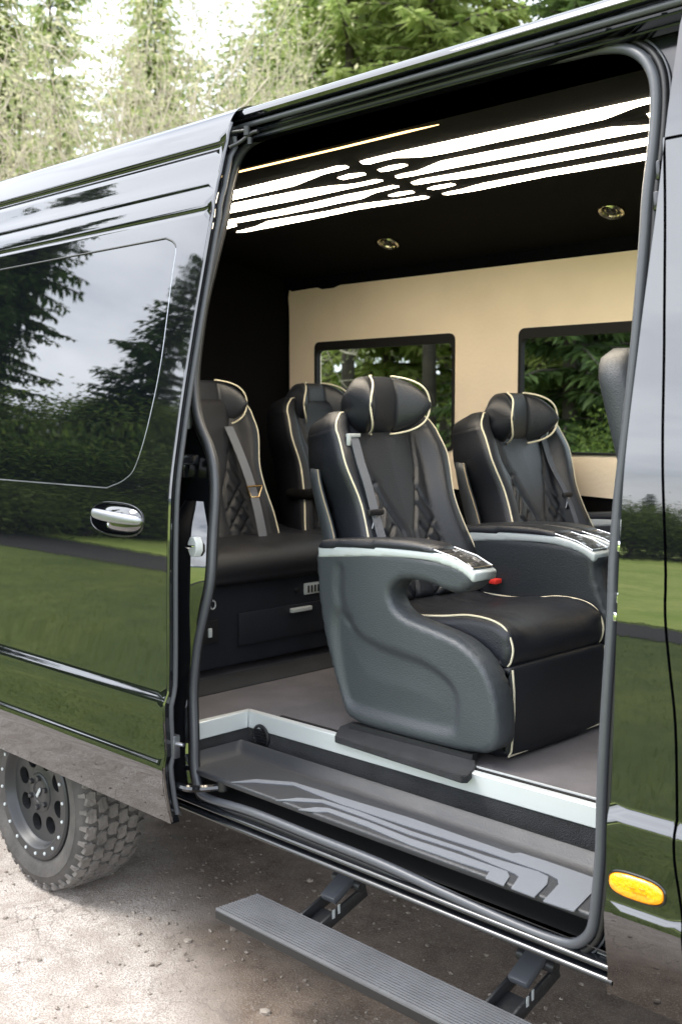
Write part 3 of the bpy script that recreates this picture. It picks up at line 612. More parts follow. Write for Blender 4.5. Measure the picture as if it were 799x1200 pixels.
# --- interior shell
CEIL = interp([(.1, 2.455), (.3, 2.46), (1.1, 2.46), (1.4, 2.452), (1.63, 2.432), (1.80, 2.398), (1.90, 2.365)])
def PC(u, v, off=.002):
    z = 2.46
    for _ in range(15):
        p = P(u, v, 2, z); z = CEIL(p.y)-off
    return P(u, v, 2, z)
ys = [.24+.06*i for i in range(28)]
ceil = mk('headliner', [(x, y, CEIL(y)) for y in ys for x in (-4.26, -.1)], [(2*i, 2*i+1, 2*i+3, 2*i+2) for i in range(len(ys)-1)], 'suede', van, world=True)
leds = [[(421, 190), (428, 187.7), (460, 180), (492, 173), (540, 162.5), (640, 141), (766, 114), (766, 120), (744, 126), (708, 140), (640, 155), (580, 167), (540, 176), (520, 180), (504, 183), (488, 184.5), (464, 185), (448, 188.5), (434, 192.3), (425, 192.2)],
 [(790, 128), (757, 134), (760, 137.5), (790, 133)],
 [(442, 199.5), (456, 195), (472, 192.5), (478, 194), (470, 197), (454, 200.8), (446, 201.4)],
 [(462.5, 207), (470, 204.5), (488, 201), (500, 196), (516, 189.5), (540, 184.5), (640, 165), (714, 150), (764, 147), (764, 152), (640, 176), (540, 195), (520, 199), (480, 207), (466, 209)],
 [(481, 214.4), (492, 210.7), (520, 206), (540, 202.5), (640, 184), (763, 161.5), (763, 169.5), (640, 192), (560, 206.5), (540, 209.3), (520, 211.3), (492, 216), (485, 216.5)],
 [(500, 221.5), (508, 218.7), (528, 215.5), (534, 216.8), (524, 219.8), (508, 222.5)],
 [(518, 227.6), (524, 225.7), (540, 222.6), (552, 219), (565, 215.5), (640, 201), (760, 180), (760, 187), (640, 207), (560, 223), (540, 226.3), (524, 228.5)],
 [(215, 238), (270, 225), (340, 208), (380, 199), (392, 195.7), (404, 194.5), (409, 196.5), (400, 199.5), (380, 204), (345, 218), (270, 235), (215, 247)],
 [(395, 208.7), (408, 204.7), (426, 203), (429, 204.8), (418, 207.7), (402, 210.7)],
 [(215, 252), (268, 240), (350, 224), (380, 219.5), (388, 218.2), (404, 217.4), (420, 215.2), (440, 210.8), (449, 212), (440, 214.7), (410, 220.9), (380, 227.5), (350, 234), (268, 250), (215, 262)],
 [(225, 267), (330, 246), (380, 235), (404, 229.2), (436, 223), (460, 217.8), (468, 219), (460, 221), (440, 225.9), (424, 233), (406, 236.2), (380, 242), (330, 252), (290, 259), (225, 270)],
 [(255, 268), (276, 263), (278, 265), (258, 270)],
 [(454.5, 229.4), (466, 226), (482, 224.1), (486, 225.8), (474, 228.5), (460, 230.5)],
 [(277, 272), (300, 266), (313, 260), (380, 248.7), (420, 240), (440, 237.2), (464, 234.8), (496, 230), (503, 231.4), (500, 232.7), (460, 239.2), (420, 245.4), (380, 254), (330, 264), (285, 272.5)]]
def ledstrip(px, mat, r=True):
    top = [PC(u, v, .0025) for u, v in px]; ip = inset([(p.x, p.y) for p in top], (.0016 if len(px) <= 7 else .0012) if r else 0); top = [Vector((a, b, p.z)) for (a, b), p in zip(ip, top)]; n = len(top)
    v = [t for t in top]+[t+Vector((0, 0, .002)) for t in top]
    mk('light_strip', v, [tuple(range(n)), tuple(range(2*n-1, n-1, -1))]+[(i, (i+1) % n, (i+1) % n+n, i+n) for i in range(n)], mat, ceil, smooth=False)
for px in leds: ledstrip(px, 'led')
ledstrip([(277, 201.6), (400, 172.8), (475, 154.3), (514, 146.5), (476, 156), (400, 174.4), (277, 203.2)], 'ledwarm', False)
for u, v in ((715.5, 245.5), (454.5, 283)):
    c = PC(u, v); tm = Matrix.Translation(c-Vector((0, 0, .004))) @ Matrix.Rotation(R_(-24), 4, 'X')
    sl = MB().lathe([(.048, .02), (.048, -.004), (.043, -.011), (.035, -.006), (.032, .002)], 28, 'z').xf(tm)
    so = sl.build('ceiling_spotlight', 'bronze', ceil)
    MB().lathe([(.0, -.007), (.012, -.007), (.015, .0), (.033, .002)], 20, 'z').xf(tm).build('lamp_lens', 'boardd', so)
    MB().lathe([(.024, -.001), (.022, -.003), (.019, -.001)], 20, 'z').xf(tm).build('lamp_ring', 'bronze', so)
# cream wall lining
cream_o = [(-4.205, 1.375), (-4.222, 1.6), (-4.222, 2.30), (-4.20, 2.374), (-4.14, 2.386), (-1.0, 2.386), (-1.0, 1.36), (-2.0, 1.362), (-2.6, 1.385), (-2.8, 1.372), (-3.3, 1.378)]
wh2 = [rrect(a, b, WZ0, WZ1, .03) for a, b in wins]
cream = skin('wall_lining', cream_o, wh2, lambda z: 1.85-.012*sstep(2.2, 2.38, z), 'cream', van, dx=.2, zrows=.08, th=.04, side=-1)
for (a, b), h, hh in zip(wins, wh2, whole):
    i_ = rrect(a+.013, b-.013, WZ0+.010, WZ1-.042, .028)
    fr = skin('window_frame', [(x, z) for x, z in h], [i_], lambda z: 1.842, 'gap', cream, dx=.2, zrows=.1, th=.03, world=False)
    skin('window_pane', [(x, z) for x, z in h], [], lambda z: 1.868, 'glass', cream, dx=.5, zrows=.3, th=0, world=False)
vp(MB().box(-4.25, -.1, 1.872, 1.89, .5, 2.44), 'inner_wall_far', 'suede', smooth=False)
bpy.data.objects.remove(bpy.data.objects['inner_wall_far'])
skin('far_wall_base', [(-4.25, .6), (-4.25, 1.40), (.4, 1.40), (.4, .6)], [], lambda z: 1.868, 'suede', van, dx=.5, zrows=.2, th=0)
skin('far_wall_top', [(-4.25, 2.06), (-4.25, 2.5), (-.9, 2.5), (-.9, 2.06)], [], lambda z: 1.875, 'suede', van, dx=.5, zrows=.2, th=0)
skin('far_wall_corner', [(-4.25, 1.40), (-4.25, 2.06), (-4.17, 2.06), (-4.17, 1.40)], [], lambda z: 1.868, 'suede', van, dx=.5, zrows=.2, th=0)
vp(MB().box(-4.29, -4.25, .15, 1.9, .6, 2.5), 'rear_partition', 'suede', smooth=False)
# floor, step riser, trims
extr_floor = MB().prism([(-4.25, .12), (-2.73, .12), (-2.73, .315), (-1.33, .315), (-1.22, .12), (1.2, .12), (1.2, 1.87), (-4.25, 1.87)], FLOOR-.02, FLOOR, 2)
fl = vp(extr_floor, 'cabin_floor', 'carpet', smooth=False)
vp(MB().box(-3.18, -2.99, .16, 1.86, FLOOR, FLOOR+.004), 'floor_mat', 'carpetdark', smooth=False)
ZT = FLOOR+.004
# riser carpet and metal edge
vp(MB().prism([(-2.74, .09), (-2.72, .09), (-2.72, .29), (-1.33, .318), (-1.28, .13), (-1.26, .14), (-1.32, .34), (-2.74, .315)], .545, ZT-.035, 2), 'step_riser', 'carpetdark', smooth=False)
vp(MB().prism([(-2.745, .08), (-2.715, .08), (-2.715, .287), (-2.738, .312)], ZT-.052, ZT+.004, 2), 'edge_trim', 'alu', bevel=.003)
vp(MB().prism([(-2.714, .287), (-1.325, .315), (-1.325, .343), (-2.736, .312)], ZT-.052, ZT+.004, 2), 'edge_trim', 'alu', bevel=.003)
vp(MB().prism([(-2.60, .3225), (-1.34, .349), (-1.34, .360), (-2.60, .3335)], ZT-.004, ZT+.003, 2), 'floor_edge_strip', 'gap', smooth=False)
vp(MB().prism([(-2.20, .340), (-1.34, .366), (-1.34, .374), (-2.20, .348)], ZT-.004, ZT+.005, 2), 'floor_edge_bead', 'alu', smooth=False)
# round speaker grille on the riser
c = P(306, 863, 1, .288)
gr = vp(MB().lathe([(.040, .0), (.040, -.006), (.034, -.009), (.030, -.004), (.0, -.003)], 28, 'y', (c.x, .292, c.z)), 'riser_vent', 'plastic')
for k in range(6):
    zz = c.z-.022+.0088*k; hw = math.sqrt(max(0, .029**2-(zz-c.z)**2)); MB().box(c.x-hw, c.x+hw, .279, .284, zz-.0022, zz+.0022).build('vent_slat', 'plastic', gr, smooth=False)
# step tray with raised tread strips
TZ = .625
def pt(u, v, z=TZ): q = P(u, v, 2, z); return (q.x, q.y)
ty = [(.052, TZ-.018), (.045, TZ-.006), (.047, TZ), (.055, TZ+.001), (.225, TZ+.001), (.240, TZ+.004), (.252, TZ+.014), (.262, TZ+.03), (.272, TZ+.036)]
xs = [-2.695, -2.690, -2.682, -2.670, -2.655, -2.60] + [-2.5+.1*i for i in range(12)] + [-1.30, -1.26, -1.235]
vv = []
for x in xs:
    le = max(0, min(1, (-2.655-x)/.04)); 
    for i, (y, z) in enumerate(ty): vv.append((x, y-.03+ (0.0 if i else 0), max(z, TZ+.036*le*le) if i > 1 else z+.036*le*le))
n = len(ty)
tray = mk('step_tray', vv, [(i*n+j, i*n+j+1, (i+1)*n+j+1, (i+1)*n+j) for i in range(len(xs)-1) for j in range(n-1)], 'tray', van, world=True)
sA = [(271, 918), (300, 914.5), (344, 918), (408, 938), (480, 960), (600, 1002), (609, 1001), (640, 1011), (694, 1030), (694, 1047), (672, 1069.7), (636, 1057.7), (654, 1038), (652.7, 1032), (642, 1026), (570, 1000), (480, 970.6), (400, 944), (344, 921.5), (300, 918)]
sB = [(323, 939), (350, 936.5), (378, 938.5), (420, 952), (480, 975), (570, 1005), (630, 1023), (642, 1029), (640.6, 1038), (625.6, 1053), (598.6, 1042.6), (607.6, 1029), (603, 1025.5), (540, 999), (480, 979.8), (420, 957), (378, 942), (350, 940.5)]
sC = [(349.5, 950), (370, 947.5), (385, 948.5), (430, 964), (480, 984), (540, 1003.6), (594, 1023), (596.5, 1029), (589.6, 1039.6), (568.6, 1030.6), (573, 1023), (540, 1012.6), (480, 991.6), (430, 970), (385, 953), (370, 953)]
for s_ in (sA, sB, sC):
    pp = [pt(u, v) for u, v in s_]; pp = [(a, min(b, .225-.03+.03)) for a, b in pp]
    MB().prism(pp, TZ+.0015, TZ+.0042, 2).build('tread_strip', 'traystrip', tray, smooth=False)
# --- running board and its brackets
bd = vp(MB().prism([(-2.412, -.098), (-2.400, .055), (-1.25, .040), (-1.25, -.100)], .268, .294, 2), 'running_board', 'rubberd', bevel=.003)
rm = MB()
for k in range(14):
    y = -.096+.0108*k; rm.prism([(-2.409+.0009*k, y), (-2.409+.0009*k, y+.0060), (-1.252, y+.0058-.0009*k), (-1.252, y-.0009*k)], .294, .301, 2)
prop(rm.build('tread_ridges', 'ridge', bd, smooth=False), kind='stuff')
for u, v in ((383, 1060), (606, 1158)):
    p = P(u, v, 2, .32); x = p.x; 
    br = vp(MB().add(*(lambda b: (b.v, b.f))(MB().box(x-.045, x-.035, .03, .24, .262, .30, .003).box(x+.035, x+.045, .03, .24, .262, .30, .003).box(x-.035, x+.035, .03, .13, .262, .27).xf(Matrix.Translation((x, .05, .28)) @ Matrix.Rotation(R_(18), 4, 'X') @ Matrix.Translation((-x, -.05, -.28))))), 'step_bracket', 'boardd')
    MB().box(x-.030, x+.030, .115, .265, -.012, .012, .008).xf(Matrix.Translation((0, 0, .335)) @ Matrix.Translation((x, .12, 0)) @ Matrix.Rotation(R_(28), 4, 'X') @ Matrix.Translation((-x, -.12, 0))).build('bracket_arm', 'rubber', br)
    MB().tube([(x-.055, .20, .36), (x+.055, .20, .36)], .016, 12).build('bracket_pivot', 'boardd', br)
    MB().box(x+.0452, x+.0465, .09, .10, .300, .325).box(x+.0452, x+.0465, .112, .120, .308, .334).build('bracket_print', 'silver', br, smooth=False)
# --- wheels
def make_wheel(name, loc, flip):
    wl = bpy.data.objects.new(name, None)
    tyre = MB().lathe([(.236, .03), (.238, .004), (.250, -.006), (.275, -.014), (.300, -.016), (.302, -.013), (.322, -.010), (.338, .004), (.347, .02), (.351, .04), (.352, .23), (.347, .252), (.335, .266), (.31, .278), (.27, .28), (.236, .262)], 72, 'y').build('wheel', 'tyre', van, angle=50)
    tyre.location = Vector(loc)-VANLOC; 
    tyre.scale.y = .91
    rnd = random.Random(5); b = MB()
    N_ = 36
    for k in range(N_):
        for rI, (y, hw, hl) in enumerate([(.022, .0215, .0265), (.068, .0225, .0265), (.114, .0225, .0265), (.160, .0225, .0265), (.206, .0225, .0265), (.248, .0205, .0265)]):
            a = 2*math.pi*(k+(.5 if rI % 2 else 0)+rnd.uniform(-.06, .06))/N_
            tw = rnd.uniform(-.10, .10)+(.16 if rI in (1, 3) else -.16 if rI in (2, 4) else 0); h = .0095
            pts = [(-hw, -hl*.75), (-hw*.35, -hl), (hw, -hl*.8), (hw*.8, hl*.1), (hw, hl*.8), (hw*.2, hl), (-hw, hl*.7), (-hw*.75, 0)]
            R0 = .351-(.004 if rI in (0, 5) else 0); v = []
            for top in (0, 1):
                for (py, pl) in pts:
                    py, pl = py*math.cos(tw)-pl*math.sin(tw), py*math.sin(tw)+pl*math.cos(tw)
                    q = .93 if top else 1.0; r = R0+(h if top else -.004); 
                    yy = y+py*q; r -= max(0, (.020-yy))*.35+max(0, yy-.245)*.35
                    aa = a+pl*q/R0; v.append((r*math.cos(aa), yy, r*math.sin(aa)))
            n = len(pts); b.add(v, [tuple(range(n, 2*n))]+[(i, (i+1) % n, (i+1) % n+n, i+n) for i in range(n)])
        a = 2*math.pi*(k+.25)/N_; v = []
        for (r, da, y) in [(.346, -.030, .012), (.346, .030, .012), (.322, .022, -.0085), (.322, -.018, -.0085), (.349, -.026, .000), (.349, .026, .000), (.324, .018, -.0145), (.324, -.014, -.0145)]:
            v.append((r*math.cos(a+da), y, r*math.sin(a+da)))
        b.add(v, [(4, 5, 6, 7), (0, 1, 5, 4), (1, 2, 6, 5), (2, 3, 7, 6), (3, 0, 4, 7)])
    prop(b.build('tyre_tread', 'tread', tyre, angle=30), kind='stuff')
    disc = sup(0, 0, .182, .182, 64, 2); holes = []
    for k in range(8):
        a = R_(22.5+45*k+6); holes.append(sup(.126*math.cos(a), .126*math.sin(a), .0325, .0325, 20, 2))
    rim = slab(disc, .038, .058, .003, .02, None, 'rim', 'rim', tyre, None) if False else None
    v2, fs, bdg = tri(disc, holes, .02, .02, .012)
    def ry(x, z):
        r = math.hypot(x, z); return .022+.008*sstep(.06, .10, r)-.006*sstep(.15, .182, r)
    vs = [Vector((x, ry(x, z), z)) for x, z in v2]; f2 = [tuple(f) for f in fs]
    for a_, b_ in bdg:
        k = len(vs); vs += [vs[a_].copy(), vs[b_].copy(), vs[b_]+Vector((0, .03, 0)), vs[a_]+Vector((0, .03, 0))]; f2.append((k, k+3, k+2, k+1))
    rim = mk('rim', vs, f2, 'rim', tyre); rim.data.set_sharp_from_angle(angle=R_(40))
    r2 = MB().lathe([(.241, .012), (.240, -.008), (.232, -.014), (.200, -.014), (.194, -.008), (.190, .014), (.178, .026)], 64, 'y').lathe([(.075, .034), (.072, .022), (.066, .018), (.04, .018), (.036, .024), (0, .024)], 40, 'y')
    r2.build('rim_ring', 'rim', tyre, angle=35)
    MB().lathe([(0, .085), (.2, .085)], 32, 'y').build('brake_disc', 'gap', tyre)
    nb = MB()
    for k in range(20):
        a = 2*math.pi*(k+.3)/20; c = (.2165*math.cos(a), 0, .2165*math.sin(a)); o_ = MB().lathe([(.0062, -.013), (.0062, -.0185), (.004, -.020), (0, -.020)], 8, 'y', c)
        if k == 0: first = o_.build('rim_bolt', 'silver', tyre); fm = first
        else:
            q = first.copy(); COL.objects.link(q); q.parent = tyre; q.rotation_euler.y = -2*math.pi*k/20
    for k in range(6):
        if k == 0:
            a = 0.4; ln = MB().lathe([(.0105, .03), (.0105, .010), (.008, .006), (0, .006)], 6, 'y', (.056*math.cos(a), 0, .056*math.sin(a))).build('lug_nut', 'satin', tyre)
            ln.data.materials[0] = M['boardd']
        else: q = ln.copy(); COL.objects.link(q); q.parent = tyre; q.rotation_euler.y = -2*math.pi*k/6
    MB().box(-.006, .006, .014, .020, -.022, .022, .002).xf(Matrix.Rotation(R_(38), 4, 'Y')).build('hub_emblem', 'silver', tyre)
    return tyre
w1 = make_wheel('wheel', (HUBX, .0, HUBZ), False)
def dup(o, parent=None):
    c = o.copy(); COL.objects.link(c); c.parent = parent if parent else o.parent
    for ch in list(o.children): dup(ch, c)
    return c
for x, y, fl_ in ((1.02, 0, 0), (HUBX, 2.0, 1), (1.02, 2.0, 1)):
    c = dup(w1); c.location = Vector((x, y, HUBZ))-VANLOC; c.rotation_euler.z = math.pi if fl_ else 0
vp(MB().tube([(HUBX, .25, HUBZ), (HUBX, 1.75, HUBZ)], .05, 10).tube([(1.02, .25, HUBZ), (1.02, 1.75, HUBZ)], .05, 10), 'axle', 'gap')
#PART3
# ================================================================== SEATS
CH = Vector((-2.10, .71, FLOOR))
def loc(u, v, Y): p = P(u, v, 1, Y); return (p.x-CH.x, p.z-CH.z)
AY = .365
sh_px = [(372, 646), (420, 645), (470, 648), (515, 656), (540, 664), (554, 672), (556, 678), (551, 687), (540, 694.5), (528, 695), (515, 690), (503, 684.5), (490, 681), (476, 679.5), (466, 681), (458, 688), (455, 697), (458, 709), (465, 718), (476, 726), (503, 737), (532, 750), (551, 765), (564, 781), (574, 803), (580, 828), (583, 856), (581, 874), (573, 882), (560, 884), (535, 880), (500, 872), (450, 859), (425, 851), (410, 843), (403, 835), (396, 812), (386, 775), (377, 735), (371, 690), (370, 660)]
shell2 = [(p.x, p.y) for p in crom([Vector((*loc(u, v, AY), 0)) for u, v in sh_px], 2, True)]
shF_px = [(372, 646), (420, 645), (470, 648), (515, 656), (540, 664), (554, 672), (557, 680), (556, 692), (562, 720), (574, 760), (580, 800), (583, 850), (577, 878), (560, 884), (500, 872), (425, 851), (403, 835), (396, 812), (386, 775), (377, 735), (371, 690)]
shellF = [(p.x, p.y) for p in crom([Vector((*loc(u, v, AY), 0)) for u, v in shF_px], 2, True)]
rec_px = [(408, 728), (423, 746), (451, 761), (492, 776), (520, 795), (533, 815), (534, 846), (524, 858), (470, 846), (415, 830), (402, 812), (394, 770), (390, 730), (396, 716)]
rec2 = [(p.x, p.y) for p in crom([Vector((*loc(u, v, AY), 0)) for u, v in rec_px], 3, True)]
val_px = [(397, 668), (396, 690), (399, 712), (408, 728)]
val2 = [loc(u, v, AY) for u, v in val_px]
def relief(x, z, d):
    q = 0
    dd = dpoly(x, z, rec2); s_ = dd if inpoly(x, z, rec2) else -dd
    q += .013*sstep(-.014, .016, s_)-.004*sstep(.04, .14, s_)
    q += .007*(1-sstep(0, .030, dpoly(x, z, val2, False)))
    return q
tr_px = [(372, 641.5), (420, 641), (470, 643.5), (512, 649), (535, 658), (553, 669.5), (556, 675), (553, 682.5), (546, 676), (535, 668.5), (520, 662.5), (498, 656.5), (470, 653.5), (430, 652), (372, 653)]
trim2 = [(p.x, p.y) for p in crom([Vector((*loc(u, v, AY-.004), 0)) for u, v in tr_px[:-1]], 4)]+[loc(372, 653, AY-.004)]
pad_px = [(375, 635), (382, 632.5), (440, 632), (475, 634), (500, 639), (508, 643), (508, 650), (475, 646.5), (440, 644.5), (400, 643.5), (374, 644.5)]
pad2 = [(p.x, p.y) for p in crom([Vector((*loc(u, v, AY), 0)) for u, v in pad_px], 3, True)]
ctl_px = [(508, 646), (534, 656), (553, 668), (553, 671), (534, 660), (508, 650)]
# seat cushion outline in the chair's own x-z
def circ_path(pts, n=5): return [(p.x, p.y) for p in crom([Vector((a, b, 0)) for a, b in pts], n, True)]
cush = circ_path([(-.26, .25), (-.29, .34), (-.25, .372), (-.10, .362), (.02, .372), (.14, .387), (.225, .384), (.278, .360), (.297, .315), (.286, .272), (.25, .252), (.0, .23)])
legr = circ_path([(.22, .262), (.285, .268), (.302, .255), (.306, .15), (.296, .03), (.28, .012), (.22, .012), (.16, .10), (.16, .2)])
def back_sect(s, front=True):
    xc = -.205-.235*s-.012*math.sin(math.pi*s); z = .375+.60*s
    if s < .75: hw = .284-.044*sstep(0, .50, s)+.024*sstep(.50, .75, s)
    else: hw = .264-.010*sstep(.75, .9, s)
    if s > .90: t = (s-.90)/.10; hw = .250*(1-.22*t*t)-.0
    return xc, z, hw
seams = []
for sg in (-1, 1):
    seams.append([(sg*.150, .93), (sg*.125, .70), (sg*.075, .50), (sg*.030, .36), (sg*.028, .16), (sg*.05, .0)])
    for k in range(5):
        z0 = .62-.115*k; seams.append([(sg*(.098-.016*k if k < 3 else .05), z0), (sg*.115, z0-.10), (sg*.150, z0-.18)])
    for k in range(3):
        z0 = .40-.12*k; seams.append([(sg*.145, z0+.01), (sg*.10, z0-.06), (sg*.035, z0-.17)])
def groove(y, s):
    d = min(dpoly(y, s*.60, [(a, b*.60) for a, b in sm_], False) for sm_ in seams)
    return .0110*math.exp(-(d/.0048)**2) - .0035*sstep(0, .030, d)
def make_back(parent, width=1.0):
    rows = []; NS = 110; NF = 92
    for i in range(NS+1):
        s = i/NS; xc, z, hw = back_sect(s); hw *= width; row = []
        endr = 1.0
        e = min(s, 1-s)*.60
        rd = 0 if e > .035 else .035-math.sqrt(max(0, .035**2-(.035-e)**2))
        tilt = Vector((.36, 0, .14)).normalized()
        for j in range(NF+1):
            y = -hw+2*hw*j/NF; a = abs(y)/hw; dd = hw-abs(y)
            bol = .052*sstep(.58, .82, a)-.006*sstep(.86, 1, a)
            ed = 0 if dd > .022 else .022-math.sqrt(max(0, .022**2-(.022-dd)**2))
            f = bol*(1-.45*sstep(.75, 1, s))*(1-.3*sstep(.25, 0, s)) - ed*1.1 + .008*math.sin(math.pi*s)*(1-a)
            if a < .66: f -= groove(y/width, s)*(1-sstep(.50, .64, a))
            row.append(Vector((xc+f-rd, y, z+.25*f)))
        for j in range(1, 12):
            y = hw-2*hw*j/12; dep = .170-.03*sstep(.6, 1, s); c = .02*(abs(2*j/12-1))**3
            row.append(Vector((xc-dep+c+rd, y, z-.02)))
        rows.append(row)
    return gridloft(rows, 'backrest', 'leather', parent)
def pipe(path, parent, name='piping', r=.0032, mat='piping'): return MB().tube(path, r, 8).build(name, mat, parent, angle=80)
def back_piping(parent, sg, width=1.0):
    pts = []
    for i in range(41):
        s = .0+.97*i/40; xc, z, hw = back_sect(s); hw *= width
        f = (.052-.006*.7)*(1-.45*sstep(.75, 1, s))*(1-.3*sstep(.25, 0, s))-.004
        pts.append(Vector((xc+f+.001, sg*(hw-.011), z+.25*f+.001)))
    xc, z, hw = back_sect(.97); pts.append(pts[-1]+Vector((-.012, -sg*.02, .012))); pts.append(pts[-1]+Vector((-.02, -sg*.04, .003)))
    return pipe(pts, parent)
def make_headrest(parent, zc, xc=-.395, k=1.0, mat='leather'):
    # bow-shaped pillow: flat middle, two wings angled forward, piped round the rim of each wing
    h = .097*k; ym = .058*k; yr = .146*k; rows = []
    def xf(a): return .074*k*sstep_(0, 1, (a-ym*.85)/(yr-ym*.85))**.85 if a > ym*.85 else 0
    def hf(a): return h*math.sqrt(max(.0, 1-(max(0, a-ym*.8)/(yr-ym*.8))**2.0))
    def hb(a): return h*.96*math.sqrt(max(.0, 1-(max(0, a-ym*.6)/(yr*1.06-ym*.6))**3.2))
    ys_ = [-yr*math.sin(math.pi/2*(1-i/28)) for i in range(28)]+[yr*math.sin(math.pi/2*i/28) for i in range(29)]
    for y in ys_:
        a = min(abs(y), yr*.9995); x1 = xf(a); x0 = -.078*k+.030*k*sstep_(.5, 1, a/yr); sm_ = math.exp(-((a-ym)/.005)**2)*.009
        row = []
        for q in range(36):
            t = 2*math.pi*q/36; c, s_ = math.cos(t), math.sin(t); cc = math.copysign(abs(c)**.72, c); ss = math.copysign(abs(s_)**.72, s_)
            f_ = (1+cc)/2; f_ = f_*f_*(3-2*f_); hh = max(.004, hf(a)*f_+hb(a)*(1-f_)-sm_*.5)
            bulge = .010*k*(1-abs(ss)**2)*(1 if c > 0 else .6)
            row.append(Vector((xc+(x0+x1)/2+(x1-x0)/2*cc+bulge*cc-sm_*max(0, cc), y, zc+hh*ss)))
        rows.append(row)
    hr_ = gridloft(rows, 'headrest', mat, parent)
    for sg in (-1, 1):
        pts = []
        for q in range(29):
            ph = math.pi*(-.53+1.06*q/28); a = ym*.8+(yr*.985-ym*.8)*max(0, math.cos(ph)); zz = (h-.001)*math.sin(ph)
            pts.append(Vector((xc+xf(min(a, yr*.99))+.003*k*max(0, math.cos(ph))-.012*abs(math.sin(ph))**6, sg*a, zc+zz)))
        pipe(pts, hr_, r=.0035)
        # stitched seam across the outer side of each wing
        pipe([Vector((xc-.07*k+.012*q, sg*(yr*1.0+.0005-.010*(1-q/10)), zc+.010*k)) for q in range(11)], hr_, 'seam', .0016, 'rubberd')
    return hr_
def make_chair(label, loc_, head_z, belt, group):
    c = prop(empty('captain_chair', loc_), label, 'chair', group)
    for sg in (-1, 1):
        y0, y1 = sg*.345, sg*.252
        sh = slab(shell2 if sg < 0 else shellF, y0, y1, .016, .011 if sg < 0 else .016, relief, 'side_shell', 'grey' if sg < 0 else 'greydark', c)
        slab([(a, b) for a, b in trim2], sg*.3475, sg*.2495, .0025, .007, None, 'armrest_trim', 'silver', sh)
        slab(pad2, sg*.352, sg*.247, .012, .012, None, 'armrest_pad', 'leather', sh)
        m = MB(); t = [loc(u, v, AY) for u, v in ctl_px]; m.prism([(a, b+.002) for a, b in t], sg*.338 if sg > 0 else -.338, sg*.258, 1)
        cp = m.build('control_panel', 'plastic', sh, bevel=.001)
        a0 = Vector((t[0][0], 0, t[0][1])); a2 = Vector((t[2][0], 0, t[2][1]))
        for r_ in range(5):
            for q in range(3):
                p = a0.lerp(a2, .16+.17*r_); yy = sg*(.272+.026*q)
                MB().box(-.008, .008, -.009, .009, 0, .004, .0012).xf(Matrix.Translation((p.x, yy, p.z+.0015+.0015*r_*(1-r_/5))) @ Matrix.Rotation(R_(14+4*r_), 4, 'Y')).build('button', 'satin' if (r_+q) % 3 == 0 else 'plastic', cp, smooth=False)
        MB().tube([(t[0][0], sg*.343, t[0][1]+.004), (t[1][0], sg*.343, t[1][1]+.004), (t[2][0], sg*.343, t[2][1]+.003), (t[2][0], sg*.253, t[2][1]+.003), (t[1][0], sg*.253, t[1][1]+.004), (t[0][0], sg*.253, t[0][1]+.004)], .0025, 6).build('panel_surround', 'chrome', sh)
    ys_ = edge_ys(-.247, .247, .03, 30)
    def cd_(t, p, y):
        # cushion crown and stitched lines on the top face
        top = sstep(.33, .36, p[1]); g_ = 0
        for k in range(4): g_ += math.exp(-((abs(y)-.05-.055*k*(.4+.6*sstep(-.2, .25, p[0])))/.006)**2) if k in (1, 3) else 0
        cr_ = math.exp(-((p[0]-.02-.35*abs(y))/.007)**2)+math.exp(-((p[0]-.12-.35*abs(y))/.007)**2)
        return .008*(1-(abs(y)/.247)**2)+.010*top*sstep(.14, .2, abs(y))-.0035*top*max(g_, .8*cr_)+.0015*noise.noise(Vector((p[0]*14, y*14, p[1]*14)))
    cu = loftY(cush, ys_, edge_inset(-.247, .247, .03), 'seat_cushion', 'leather', c, cd_)
    for sg in (-1, 1):
        pts = [(-.16, .372), (-.05, .370), (.05, .380), (.14, .394), (.225, .390), (.275, .368), (.299, .320), (.290, .276), (.27, .262)]
        pipe([Vector((p.x-.002, sg*(.232), p.y+.002)) for p in crom([Vector((a, b, 0)) for a, b in pts], 5)], cu)
    ys2 = edge_ys(-.243, .243, .018, 12)
    lr = loftY(legr, ys2, edge_inset(-.243, .243, .018), 'leg_rest', 'leather', c, lambda t, p, y: .006*math.cos(math.pi*y/.5)*sstep(.2, .3, p[0]))
    for sg in (-1, 1): pipe([Vector((a, sg*.236, b)) for a, b in [(.300, .262), (.306, .20), (.3075, .15), (.304, .08), (.299, .03), (.29, .013)]], lr)
    pipe([Vector((.293, y, .016)) for y in [-.236+.0472*i for i in range(11)]], lr)
    pipe([Vector((.297, y, .264)) for y in [-.236+.0472*i for i in range(11)]], lr, mat='rubberd')
    bk = make_back(c); back_piping(bk, -1); back_piping(bk, 1)
    # hard shell behind the backrest
    rows = []
    for i in range(15):
        s = i/14*.80; xc, z, hw = back_sect(s); hw = hw+.006-.02*sstep(.5, .8, s); row = []
        dep = .10+.035*math.sin(math.pi*min(1, s/.8)); 
        for j in range(25):
            a = math.pi*j/24; row.append(Vector((xc-.075+.03*s-dep*math.sin(a)**.6-.02*s, hw*math.cos(a)*(1 if True else 1), z-.06)))
        rows.append(row)
    v = [p for r in rows for p in r]; n = 25
    bs = mk('back_shell', v, [(i*n+j, i*n+j+1, (i+1)*n+j+1, (i+1)*n+j) for i in range(14) for j in range(n-1)], 'grey', c)
    so = bs.modifiers.new('thickness', 'SOLIDIFY'); so.thickness = .010
    for j, sg in ((0, 1), (24, -1)): pipe([rows[i][j]+Vector((0, sg*.002, 0)) for i in range(15)], bs, r=.0022, mat='pipingtan')
    h_ = make_headrest(c, head_z); h_.location.y = -.016
    # belt
    sg = -1 if belt == 'near' else 1
    pts = []
